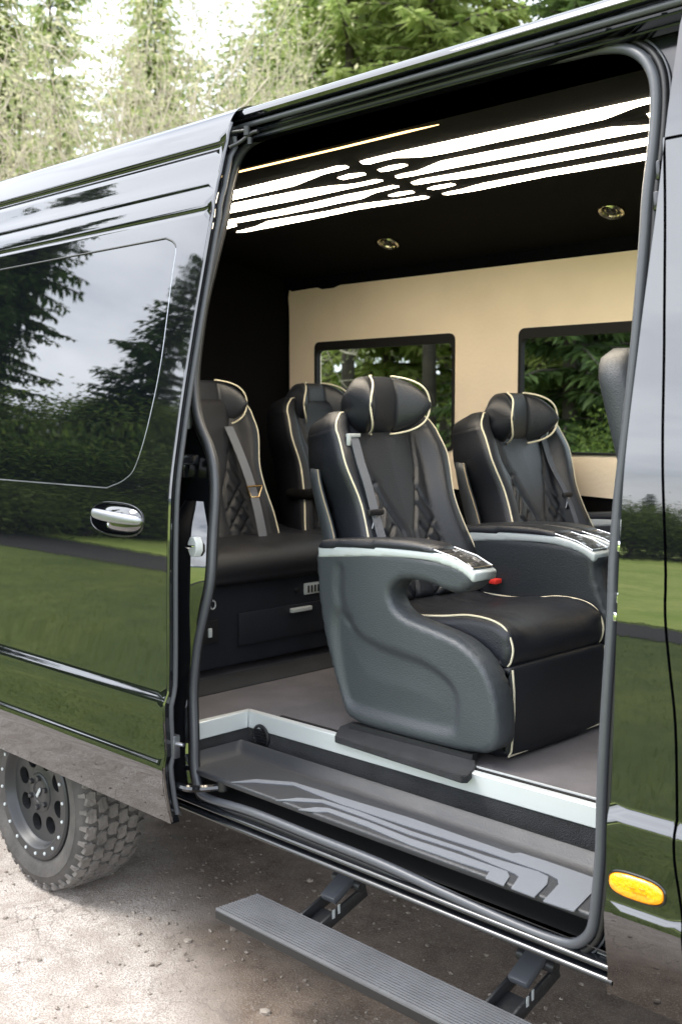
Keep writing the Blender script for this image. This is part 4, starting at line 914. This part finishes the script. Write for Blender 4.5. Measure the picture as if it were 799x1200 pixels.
    for i in range(20):
        s = .86-.84*i/19; xc, z, hw = back_sect(s)
        y = sg*(.198+.010*sstep(.9, .1, s)) if belt == 'near' else sg*(.150+.030*sstep(.9, .1, s))
        a = abs(y)/hw; bol = .052*sstep(.58, .82, a)*(1-.45*sstep(.75, 1, s))*(1-.3*sstep(.25, 0, s))
        pts.append(Vector((xc+bol+(.018 if belt == 'near' else .010), y, z+.012)))
    sb = MB().flatband(pts, .036, .0025, Vector((1, 0, .35))).build('seat_belt', 'belt', c, angle=30)
    q = pts[0]; MB().box(q.x-.010, q.x+.008, q.y-.026, q.y+.026, q.z-.004, q.z+.008, .003).box(q.x-.002, q.x+.010, q.y+sg*.026-.006, q.y+sg*.026+.006, q.z-.030, q.z+.008, .003).build('belt_guide', 'silver', sb)
    q = pts[9]; MB().box(q.x-.004, q.x+.012, q.y-.036, q.y+.030, q.z-.006, q.z+.012, .004).build('buckle_stop', 'plastic', sb)
    MB().box(q.x, q.x+.007, q.y-.004, q.y+.022, q.z-.052, q.z-.004, .003).xf(Matrix.Translation(q) @ Matrix.Rotation(R_(-18), 4, 'X') @ Matrix.Translation(-q)).build('belt_tongue', 'satin', sb)
    bz = MB().box(-.16, -.125, .205, .243, .405, .432, .004).build('buckle', 'plastic', c); MB().box(-.125, -.095, .207, .241, .412, .428, .003).build('release_button', 'red', bz)
    MB().box(-.20, .26, -.24, .24, .0, .23, .02).build('pedestal', 'gap', c)
    return c
G = 'captain chairs in the cabin'
ch1 = make_chair('nearest black leather captain chair with grey side shell and cream piping, beside the step', CH, 1.002, 'near', G)
ch2 = make_chair('black leather captain chair by the far window, right of the nearest chair', (CH.x+.02, 1.43, FLOOR), .958, 'far', G)
# seat rail with carpeted plinth under the nearest chair
rp = [P(u, v, 2, FLOOR+.012) for u, v in [(398, 851), (412, 846), (556, 886), (558, 898), (548, 909), (540, 909), (392, 862)]]
pl = MB().prism([(p.x, p.y) for p in rp], FLOOR-.010, FLOOR+.013, 2).build('rail_plinth', 'carpetdark', ch1, bevel=.004)
for o in (pl,): o.matrix_parent_inverse = Matrix.Translation(-CH)
ra, rb = P(412, 850, 2, FLOOR+.02), P(556, 887, 2, FLOOR+.02)
o = MB().tube([ra, rb], 1, sect=[(-.012, -.012), (.012, -.012), (.012, .010), (-.012, .010)]).build('seat_rail', 'boardd', ch1, smooth=False); o.matrix_parent_inverse = Matrix.Translation(-CH)
# --- rear bench (own x-z frame: world coordinates)
BX = -3.15
bench = prop(empty('rear_bench', (-3.5, 1.0, FLOOR)), 'black leather rear bench seat with drawer base and two headrests against the back partition', 'bench seat')
def bp_(mb, name, mat, parent=None, **k):
    o = mb.build(name, mat, parent or bench, **k)
    if parent is None: o.matrix_parent_inverse = Matrix.Translation(-Vector(bench.location))
    return o
bz0 = FLOOR+.035
base = bp_(MB().prism([(.16, bz0), (1.84, bz0), (1.84, 1.075), (.16, 1.075)], -3.95, BX-.025, 0), 'bench_base', 'darkvinyl', bevel=.004)
d0, d1 = P(279, 719, 0, BX-.02), P(279, 757, 0, BX-.02)
MB().box(BX-.025, BX-.013, d0.y, d0.y+.52, d1.z, d0.z, .004).build('drawer_front', 'darkvinyl', base)
hn = P(352, 714, 0, BX-.01); MB().box(BX-.014, BX+.002, hn.y-.055, hn.y+.055, hn.z-.008, hn.z+.010, .004).build('drawer_handle', 'alu', base)
hv = P(366, 690, 0, BX-.01); vt = MB().box(BX-.026, BX-.016, hv.y-.035, hv.y+.06, hv.z-.022, hv.z+.024, .004).build('socket_panel', 'alu', base)
for k in range(4): MB().box(BX-.017, BX-.013, hv.y-.02+.018*k, hv.y-.012+.018*k, hv.z-.014, hv.z+.014).build('socket', 'plastic', vt, smooth=False)
kn = P(348, 692, 0, BX-.02); MB().lathe([(0, .014), (.009, .014), (.011, .0)], 14, 'x', (BX-.025, kn.y, kn.z)).build('knob', 'plastic', base)
kn = P(250, 709, 0, BX-.02); MB().tube([(BX-.022, kn.y+.012*math.cos(t), kn.z+.016*math.sin(t)) for t in [.4*i for i in range(16)]], .003, 6, closed=True, up=Vector((1, 0, 0))).build('cup_ring', 'alu', base)
kn = P(245, 742, 0, BX-.02); MB().box(BX-.026, BX-.018, kn.y-.03, kn.y+.045, kn.z-.04, kn.z+.045, .004).build('outlet_plate', 'plastic', base); MB().box(BX-.020, BX-.012, kn.y-.006, kn.y+.010, kn.z-.016, kn.z+.018, .002).build('outlet', 'white', base)
bc = circ_path([(-3.80, 1.10), (-3.80, 1.20), (-3.55, 1.20), (-3.30, 1.205), (-3.19, 1.195), (-3.145, 1.16), (-3.14, 1.11), (-3.17, 1.078), (-3.4, 1.070)])
for a, b in ((.17, 1.222), (1.225, 1.83)):
    def bd_(t, p, y, a=a, b=b):
        yy = (y-(a+b)/2); top = sstep(1.15, 1.19, p[1]) if p[0] < -3.2 else 1
        return -.0075*top*(math.exp(-((abs(yy)-.09-.3*abs(p[0]+3.25))/.006)**2)+math.exp(-((abs(yy)-.16)/.006)**2))+.006*(1-(2*yy/(b-a))**2)
    q = loftY(bc, edge_ys(a, b, .014, 30), edge_inset(a, b, .014), 'seat_cushion', 'leathersoft', bench, bd_); q.matrix_parent_inverse = Matrix.Translation(-Vector(bench.location))
for i, yc in enumerate((.885, 1.565)):
    tmp = bpy.data.objects.new('seat_back', None); 
    bk = make_back(bench, .965); bk.data.materials[0] = M['leathersoft']; bk.location = Vector((-3.40, yc, 1.185-.42))-Vector(bench.location)
    bk.rotation_euler.y = R_(6); bk.location.x += .02
    back_piping(bk, 1, .965)
    if i == 1: back_piping(bk, -1, .965)
    hz = 1.755; hd = make_headrest(bench, 0, .03, 1.04); hd.location = Vector((-3.76, yc+(.045 if i == 0 else .0), hz))-Vector(bench.location)
# thin black band across the far seat back
bp_(MB().box(-3.66, -3.52, 1.30, 1.75, 1.335, 1.380, .02, 3), 'black_band', 'suede')
a, b = P(268, 500, 0, -3.66), P(309, 633, 0, -3.44)
bb = bp_(MB().flatband([a.lerp(b, i/12)+Vector((.03*math.sin(math.pi*i/12), 0, 0)) for i in range(13)], .044, .003, Vector((1, 0, .35))), 'seat_belt', 'belt')
cc = a.lerp(b, .58)+Vector((.036, 0, 0))
MB().tube([cc+Vector((0, y, z)) for y, z in [(-.040, .025), (.040, .025), (.022, -.020), (-.020, -.020)]], .0055, 8, closed=True, up=Vector((1, 0, 0))).box(cc.x-.003, cc.x+.004, cc.y-.010, cc.y+.010, cc.z-.062, cc.z-.02, .002).build('belt_tongue', 'gold', bb)
# --- front passenger seat, mostly behind the pillar
fs_ = prop(empty('front_seat', (-1.12, .68, FLOOR)), 'light grey front passenger seat half hidden behind the door pillar', 'car seat')
rows = []
for i in range(30):
    s = i/29; e = min(s, 1-s)*.72; rd = 0 if e > .10 else .10-math.sqrt(max(0, .01-(.10-e)**2)); hw = .25-.02*s-rd*.8; xc = -.18-.22*s; z = .42+.72*s
    rows.append([Vector((xc+(.07-.3*rd)*math.copysign(abs(math.cos(t))**.6, math.cos(t)), hw*math.copysign(abs(math.sin(t))**.6, math.sin(t)), z)) for t in [2*math.pi*k/32 for k in range(32)]])
gridloft(rows, 'backrest', 'greydark', fs_)
loftY(circ_path([(-.2, .30), (-.2, .42), (.1, .43), (.28, .42), (.32, .36), (.26, .30), (0, .28)]), edge_ys(-.25, .25, .04, 8), edge_inset(-.25, .25, .04), 'seat_cushion', 'grey2', fs_)
MB().box(-.15, .22, -.2, .2, .0, .3, .02).build('pedestal', 'plastic', fs_)
#PART4
# ================================================================== GROUND AND SURROUNDINGS
def struct(o): o['kind'] = 'structure'; return o
def sheet(name, poly, z, mat, step=None, h=None):
    if step is None: return struct(mk(name, [(x, y, z) for x, y in poly], [tuple(range(len(poly)))], mat, None, False))
    v2, fs, _ = tri(poly, [], step, step, step); return struct(mk(name, [(x, y, z+(h(x, y) if h else 0)) for x, y in v2], [tuple(f) for f in fs], mat))
sheet('ground', [(-900, -900), (900, -900), (900, 900), (-900, 900)], GZ-.03, 'meadow')
rg = random.Random(11)
edge = []
for i in range(0, 60): edge.append((-16+.42*i, -1.25+.15*noise.noise(Vector((i*.31, 3, 0)))+.08*noise.noise(Vector((i*1.1, 7, 0)))))
gp = edge+[(edge[-1][0], 5.2), (-16, 5.2)]
def gh(x, y):
    d = math.hypot(x-HUBX, y-.13)
    return .010*noise.noise(Vector((x*1.3, y*1.3, 0)))+.004*noise.noise(Vector((x*6, y*6, 0)))
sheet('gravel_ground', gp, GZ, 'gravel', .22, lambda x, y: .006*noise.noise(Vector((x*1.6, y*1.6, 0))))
sheet('field', [(-200, -14.2), (-60, -14.2), (-19, -9.5), (-4, -8.0), (8, -7.7), (120, -7.7), (120, -160), (-200, -160)], GZ-.022, 'field')
sheet('road', [(-60, -6.3), (-60, -14), (-19, -9.2), (-4, -7.85), (8, -7.5), (8, -7.25), (-19, -6.9)], GZ-.02, 'asphalt')
# pebbles on the gravel
pm = MB(); ico = []
bm = bmesh.new(); bmesh.ops.create_icosphere(bm, subdivisions=1, radius=1); iv = [v.co.copy() for v in bm.verts]; ifc = [[v.index for v in f.verts] for f in bm.faces]; bm.free()
for k in range(1500):
    x = rg.uniform(-4.2, -.4); y = rg.uniform(-1.1, 1.4) if k % 3 else rg.uniform(0, .9); r = rg.choice([.003, .004, .005, .006, .008]) if k % 60 else rg.uniform(.011, .019)
    a = rg.uniform(0, 6.28); sx_, sy_, sz_ = rg.uniform(.8, 1.5), rg.uniform(.7, 1.1), rg.uniform(.4, .8)
    mt_ = Matrix.Rotation(a, 3, 'Z'); pm.add([mt_ @ Vector((v.x*r*sx_*(1+.2*noise.noise(v*2+Vector((k, 0, 0)))), v.y*r*sy_, v.z*r*sz_))+Vector((x, y, GZ+r*sz_*.45)) for v in iv], ifc)
pb = pm.build('pebbles', 'stone', None, angle=25); prop(pb, 'small pale stones scattered over the packed gravel', 'pebbles', kind='stuff')
# grass tufts along the gravel edge and across the near meadow
gv = []; gf = []
def blade(x, y, h, a, z0=GZ-.03):
    k = len(gv); dx, dy = math.cos(a), math.sin(a); wd = .0014+.0014*rg.random(); ln = h*rg.uniform(.2, .7); b = rg.uniform(0, 6.28); lx, ly = math.cos(b)*ln, math.sin(b)*ln
    gv.extend([(x-dx*wd, y-dy*wd, z0), (x+dx*wd, y+dy*wd, z0), (x+lx*.4+dx*wd*.7, y+ly*.4+dy*wd*.7, z0+h*.6), (x+lx*.4-dx*wd*.7, y+ly*.4-dy*wd*.7, z0+h*.6), (x+lx, y+ly, z0+h)]); gf.extend([(k, k+1, k+2, k+3), (k+3, k+2, k+4)])
for k in range(60000):
    x = rg.uniform(-14, 3); t = rg.random()**1.5; y = -1.1-2.6*t if k % 3 else -3.7-3.4*rg.random()
    if y > -1.25+.15*noise.noise(Vector(((x+16)/.42*.31, 3, 0)))-.0: 
        if rg.random() < .8: continue
    blade(x, y, rg.uniform(.02, .055)*(1+.5*noise.noise(Vector((x*.8, y*.8, 1)))), rg.uniform(0, 6.28))
gr_ = mk('grass', gv, gf, 'blade'); prop(gr_, 'short green meadow grass behind the gravel edge', 'grass', kind='stuff')
# ---------------------------------------------------------------- trees
def conifer(seed, h, rmax, bare, mat, trunkr=.16, dens=1.0, bark='bark', droop=.35):
    r = random.Random(seed); tv = MB(); n = 14
    bend = [Vector((.10*math.sin(i*.6+seed), .10*math.cos(i*.5+seed*2), 0)) for i in range(n+1)]
    tv.tube([Vector((0, 0, h*i/n))+bend[i]*(i/n) for i in range(n+1)], trunkr, 9, taper=[max(.06, 1-.94*i/n) for i in range(n+1)])
    cv = []; cf = []; sticks = []
    z = bare; lv = 0
    while z < h*.985:
        f = (z-bare)/(h-bare); R = rmax*(1-f)**.8*(.75+.5*r.random())+.15; nb = int((7 if f < .8 else 5)*dens)+1; a0 = r.random()*6.28
        for k in range(nb):
            if r.random() < .12: continue
            a = a0+2*math.pi*k/nb+r.uniform(-.3, .3); L_ = R*r.uniform(.65, 1.12); el = r.uniform(.0, .28)+.5*f-.12
            d = Vector((math.cos(a), math.sin(a), 0)); nn = max(4, int(L_/.16)); pts = []
            for i in range(nn+1):
                t = i/nn; pts.append(Vector((0, 0, z))+d*(L_*t)+Vector((0, 0, L_*(el*t-droop*t*t+.12*t**3))))
            sticks.append((pts, .018*trunkr/.16+.008*L_))
            side = d.cross(_Z)
            for i in range(1, nn+1):
                p = pts[i]; sz = .20+.26*(1-i/nn)*min(1.4, L_)+.05
                for q in range(4):
                    sd_ = side*(1 if q % 2 else -1); dirn = (d*r.uniform(.25, .9)+sd_*r.uniform(.4, 1)+Vector((0, 0, r.uniform(-.55, .12)))).normalized(); ln = sz*r.uniform(.6, 1.2); wd = ln*r.uniform(.12, .22)
                    up_ = dirn.cross(_Z).normalized()*wd; o_ = p+Vector((r.uniform(-.05, .05), r.uniform(-.05, .05), r.uniform(-.05, .03))); k0 = len(cv)
                    e_ = o_+dirn*ln+Vector((0, 0, -.12*ln)); mdl = o_+dirn*(ln*.45)
                    cv.extend([o_, mdl+up_, e_, mdl-up_]); cf.append((k0, k0+1, k0+2, k0+3))
                    if q < 2:
                        k0 = len(cv); v3 = Vector((0, 0, -ln*.45)); cv.extend([o_, mdl+v3*.2+d*.03, o_+dirn*(ln*.6)+v3]); cf.append((k0, k0+1, k0+2))
        z += (.24+.20*(1-f))*r.uniform(.75, 1.25)/dens**.5; lv += 1
    for pts, rr in sticks[::1]: tv.tube([pts[0], pts[len(pts)//2], pts[-1]], rr, 4, taper=[1, .7, .3], caps=False)
    for k in range(int(bare*3)):
        a = r.random()*6.28; zz = r.uniform(.8, bare+.5); L_ = r.uniform(.3, 1.1); tv.tube([(0, 0, zz), (math.cos(a)*L_, math.sin(a)*L_, zz+r.uniform(-.25, .2))], .014, 4, taper=[1, .3], caps=False)
    t = bpy.data.meshes.new('trunk'); t.from_pydata([tuple(v) for v in tv.v], [], tv.f); t.materials.append(M[bark]); t.polygons.foreach_set('use_smooth', [True]*len(t.polygons))
    c = bpy.data.meshes.new('crown'); c.from_pydata([tuple(v) for v in cv], [], cf); c.materials.append(M[mat])
    return t, c
def broadleaf(seed, h, rad, mat, bark='bark', leaf=.09, nleaf=9000, stems=1, trunkr=.14, low=.25, clump=.5):
    r = random.Random(seed); tv = MB(); tips = []
    def grow(p, d, L_, rr, dep):
        n = 4; pts = [p]; q = p.copy(); dd = d.copy()
        for i in range(n):
            dd = (dd+Vector((r.uniform(-.22, .22), r.uniform(-.22, .22), r.uniform(-.06, .16)))).normalized(); q = q+dd*(L_/n); pts.append(q.copy())
        tv.tube(pts, rr, 6 if dep < 2 else 4, taper=[1-.5*i/n for i in range(n+1)], caps=False)
        if dep >= 4 or rr < .006: tips.append(q); tips.append(pts[2]); return
        for k in range(r.choice([2, 3, 3]) if dep else 4):
            ax_ = Vector((r.uniform(-1, 1), r.uniform(-1, 1), r.uniform(-.35, .6))).normalized(); nd = (dd*.75+ax_*.85).normalized()
            grow(pts[-1 if k < 2 else r.choice([2, 3])], nd, L_*r.uniform(.55, .8), rr*.55, dep+1)
        if dep >= 1: tips.append(pts[2])
    for s_ in range(stems):
        a = 6.28*s_/stems+r.random(); lean = .0 if stems == 1 else r.uniform(.12, .5)
        grow(Vector((math.cos(a)*.15*(stems > 1), math.sin(a)*.15*(stems > 1), 0)), Vector((math.cos(a)*lean, math.sin(a)*lean, 1)).normalized(), h*low*(1.3 if stems > 1 else 1), trunkr, 0)
    # fit the crown to the height wanted
    zm = max(t.z for t in tips); f = h*.96/zm; xm = max(max(abs(t.x), abs(t.y)) for t in tips); g_ = rad/xm
    tv.v = [Vector((v.x*g_, v.y*g_, v.z*f)) for v in tv.v]; tips = [Vector((v.x*g_, v.y*g_, v.z*f)) for v in tips]
    cv = []; cf = []
    for k in range(nleaf):
        t = r.choice(tips); p = t+Vector((r.gauss(0, clump), r.gauss(0, clump), r.gauss(0, clump*.75)))*.6
        if p.z < .15: continue
        a = Vector((r.uniform(-1, 1), r.uniform(-1, 1), r.uniform(-.6, .6))).normalized(); b = a.cross(Vector((r.uniform(-1, 1), r.uniform(-1, 1), r.uniform(-1, 1)))).normalized(); s_ = leaf*r.uniform(.5, 1.2); k0 = len(cv)
        cv.extend([p-a*s_, p+b*s_*.45, p+a*s_, p-b*s_*.45]); cf.append((k0, k0+1, k0+2, k0+3))
    t = bpy.data.meshes.new('trunk'); t.from_pydata([tuple(v) for v in tv.v], [], tv.f); t.materials.append(M[bark]); t.polygons.foreach_set('use_smooth', [True]*len(t.polygons))
    c = bpy.data.meshes.new('crown'); c.from_pydata([tuple(v) for v in cv], [], cf); c.materials.append(M[mat])
    return t, c
def plant(kind, name, x, y, s=1, rz=0, label='', cat='tree', group=None, sz=None):
    o = prop(empty(name, (x, y, GZ-.03), rz), label, cat, group); o.scale = (s, s, sz or s)
    for nm, me in (('trunk', kind[0]), ('crown', kind[1])):
        q = bpy.data.objects.new(nm, me); COL.objects.link(q); q.parent = o
    return o
K = {}
K['sp1'] = conifer(1, 15, 3.0, .5, 'spruce', .20, 1.15)
K['sp2'] = conifer(2, 12, 2.5, .3, 'spruce', .16, 1.0)
K['tall'] = conifer(3, 19, 2.5, 6.3, 'midgreen', .17, .85)
K['tall2'] = conifer(8, 17, 2.2, 5.0, 'larch', .13, .9)
K['lar'] = conifer(4, 14, 2.8, 2.6, 'larch', .17, 1.1, droop=.5)
K['br1'] = broadleaf(5, 7.5, 3.2, 'leaf', nleaf=34000, leaf=.06, clump=.5)
K['br2'] = broadleaf(6, 5.5, 2.8, 'leaf', nleaf=24000, leaf=.07, stems=3, trunkr=.09, clump=.6)
K['blo'] = broadleaf(7, 8.0, 3.0, 'blossom', 'barkpale', leaf=.042, nleaf=4200, stems=7, trunkr=.085, low=.34, clump=.30)
K['bush'] = broadleaf(9, 2.4, 1.7, 'leaf', nleaf=14000, leaf=.05, stems=5, trunkr=.03, low=.3, clump=.5)
def pol(px, dist, Y0=-2.0):
    # ground position seen at picture column px, at a distance from the camera
    d = ray(px, 488); d.z = 0; d.normalize(); return CAM.x+d.x*dist, CAM.y+d.y*dist
# forest beyond the van
back = [('sp1', -60, 30, 1.0), ('lar', 10, 30, 1.0), ('tall', 70, 40, 1.1), ('lar', 455, 24, .98), ('lar', 335, 38, 1.2), ('tall', 385, 28, 1.0), ('tall2', 430, 34, 1.05), ('tall', 408, 20, .85), ('tall', 452, 26, 1.0), ('tall2', 487, 30, 1.1), ('tall', 503, 19.5, .85), ('tall', 521, 33, 1.1),
        ('lar', 575, 27, 1.0), ('sp2', 640, 22, .9), ('lar', 690, 19, .7), ('sp1', 745, 25, .9), ('tall', 770, 32, 1.1), ('sp1', 830, 26, 1.1), ('lar', 185, 36, 1.15), ('br1', 265, 34, 1.6), ('sp2', 668, 16, .8), ('sp2', 728, 17.5, .85), ('sp1', 700, 24, .8), ('sp2', 612, 21, .7), ('sp2', 900, 24, 1.0), ('lar', 1000, 28, 1.1), ('sp1', -200, 32, 1.1)]
names = {'sp1': ('spruce_tree', 'tall dark green spruce'), 'sp2': ('spruce_tree', 'short green spruce'), 'tall': ('spruce_tree', 'bare-trunked tall spruce'), 'tall2': ('larch_tree', 'slim light green larch'), 'lar': ('larch_tree', 'light green drooping larch'), 'br1': ('broadleaf_tree', 'green broadleaf tree'), 'br2': ('broadleaf_tree', 'many-stemmed green tree'), 'bush': ('bush', 'low green bush'), 'blo': ('blossoming_tree', 'pale blossoming tree with thin cream branches')}
def where(px):
    if px < 0: return 'beyond the van, past the left roof end'
    if px < 160: return 'above the left end of the van roof'
    if px < 300: return 'above the roof near the open door top'
    if px < 368: return 'above the roof near the middle of the picture'
    if px < 535: return 'seen through the left far window of the van'
    if px < 605: return 'beyond the van between its two far windows'
    if px < 760: return 'seen through the right far window of the van'
    return 'beyond the front of the van'
cnt = {}
ordw = ['', ', second one there', ', third one there', ', fourth one there', ', fifth one there', ', sixth one there']
for i, (k, px, d, s) in enumerate(back):
    x, y = pol(px, d); key = (names[k][1], where(px)); cnt[key] = cnt.get(key, 0)+1
    plant(K[k], names[k][0], x, y, s, i*1.3, names[k][1]+' '+where(px)+(ordw[cnt[key]-1]), 'tree', 'forest trees beyond the van')
for i, (px, d, s, lb) in enumerate([(55, 15.5, 1.0, 'pale blossoming tree with thin cream branches above the left end of the van roof'), (165, 14, 1.05, 'pale blossoming tree with upright cream stems above the sliding door'), (290, 16, 1.05, 'pale blossoming tree left of the drooping larch, above the door top'), (-90, 17, 1.0, 'pale blossoming tree past the left edge of the picture'), (225, 19, 1.25, 'pale blossoming tree behind the others, above the door corner'), (110, 20, 1.25, 'taller pale blossoming tree behind, above the window of the sliding door')]):
    x, y = pol(px, d); plant(K['blo'], 'blossoming_tree', x, y, s, 2.1*i, lb, 'tree', 'pale blossoming trees')
for i, (px, d, s) in enumerate([(395, 34, .5), (470, 38, .6), (525, 36, .6), (625, 15, .5), (672, 14, .55), (722, 15, .6), (790, 15, .8)]):
    x, y = pol(px, d); lb = ['low green bush at the foot of the forest, far left in the left window', 'low green bush between the trunks in the left window', 'low green bush at the right edge of the left window', 'low green bush at the left edge of the right window', 'nearest low green bush outside the right window', 'low green bush at the right edge of the right window', 'low green bush behind the door pillar'][i]
    plant(K['bush'], 'bush', x, y, s, i, lb, 'bush', 'bushes at the forest edge')
# wood across the road behind the photographer (seen mirrored in the paint and glass)
front = [('sp1', 66.3, 26, .95), ('sp2', 57.6, 26, 1.0), ('br1', 68.5, 28, 1.1), ('br2', 63.3, 25, 1.2), ('br1', 59.2, 28, 1.05), ('br2', 56.0, 25, 1.15), ('br1', 54, 27, 1.05), ('br2', 52, 26, 1.2), ('sp2', 50, 31, .85), ('br1', 48, 33, .9), ('br2', 44, 34, .8), ('sp2', 41, 38, .35), ('sp1', 38, 38, .27), ('sp2', 34.5, 38, .36), ('sp1', 32, 38, .25), ('sp2', 29.5, 38, .33), ('sp2', 27.2, 38, .30), ('sp1', 24.5, 38, .26), ('br2', 21, 39, .6), ('br1', 17, 40, .55), ('br2', 12, 40, .75), ('br1', 6, 40, .75), ('sp1', 71, 30, .8), ('br1', 76, 30, 1), ('br2', 82, 32, 1), ('sp1', -2, 42, .7), ('br1', -12, 42, 1), ('lar', 68.5, 31, .8), ('br2', 60.8, 31, 1.3)]
for i, (ang, d, s) in enumerate([(70, 25, 1.5), (67.2, 24, 1.4), (64.8, 26, 1.7), (62.4, 23.5, 1.4), (60.2, 26, 1.7), (58.4, 24, 1.4), (56.4, 25, 1.6), (54.2, 26, 1.5), (52.0, 26, 1.4), (49.4, 29, 1.5)]):
    a = R_(ang); plant(K['bush'], 'bush', -math.sin(a)*d, 1.8-math.cos(a)*d, s, i*.8, 'green bush at the foot of the mirrored wood, '+['first', 'second', 'third', 'fourth', 'fifth', 'sixth', 'seventh', 'eighth', 'ninth', 'last'][i]+' from the left', 'bush', 'bushes below the mirrored wood').location.z -= .75*s
hedge = ['first', 'second', 'third', 'fourth', 'fifth', 'sixth', 'seventh', 'eighth', 'ninth', 'tenth', 'eleventh', 'twelfth', 'thirteenth', 'fourteenth', 'last']
for i in range(15):
    a = R_(46-1.9*i); d = 36+1.5*math.sin(i*2.1); plant(K['bush'], 'bush', -math.sin(a)*d, 1.8-math.cos(a)*d, 1.25+.25*math.sin(i*1.7), i*.7, 'dark hedge bush across the meadow mirrored in the pillar paint, '+hedge[i]+' from the left', 'bush', 'hedge across the meadow').location.z -= .6
cnt = {}
for i, (k, ang, d, s) in enumerate(front):
    a = R_(ang); x = -math.sin(a)*d; y = 1.8-math.cos(a)*d
    side_ = 'mirrored in the sliding door window' if ang > 50 else 'across the road, mirrored in the pillar paint' if ang > 20 else 'across the road behind the photographer'
    key = (names[k][1], side_); cnt[key] = cnt.get(key, 0)+1
    plant(K[k], names[k][0], x, y, s, i*.9, names[k][1]+' '+side_+('' if cnt[key] == 1 else ', '+['', 'second', 'third', 'fourth', 'fifth', 'sixth', 'seventh', 'eighth', 'ninth'][cnt[key]-1]+' from left'), 'tree', 'trees across the road')
# low hills closing the horizon
def hills(name, R0, h, seed, mat):
    v = []; f = []; n = 96
    for i in range(n):
        a = 2*math.pi*i/n; hh = h*(.5+.5*noise.noise(Vector((math.cos(a)*2+seed, math.sin(a)*2, seed))))+h*.12*noise.noise(Vector((math.cos(a)*11, math.sin(a)*11, seed)))
        for q, (rr, zz) in enumerate(((R0, -3), (R0*1.12, hh*.6), (R0*1.3, hh), (R0*1.5, -3))): v.append((rr*math.cos(a), rr*math.sin(a), zz))
    for i in range(n):
        for q in range(3): f.append((i*4+q, ((i+1) % n)*4+q, ((i+1) % n)*4+q+1, i*4+q+1))
    return struct(mk(name, v, f, mat))
M['hillm'] = pr('far_wooded_hill', (.12, .17, .17), .9, var=.4, vscale=.05)
hills('hills', 420, 13, 2.0, 'hillm')
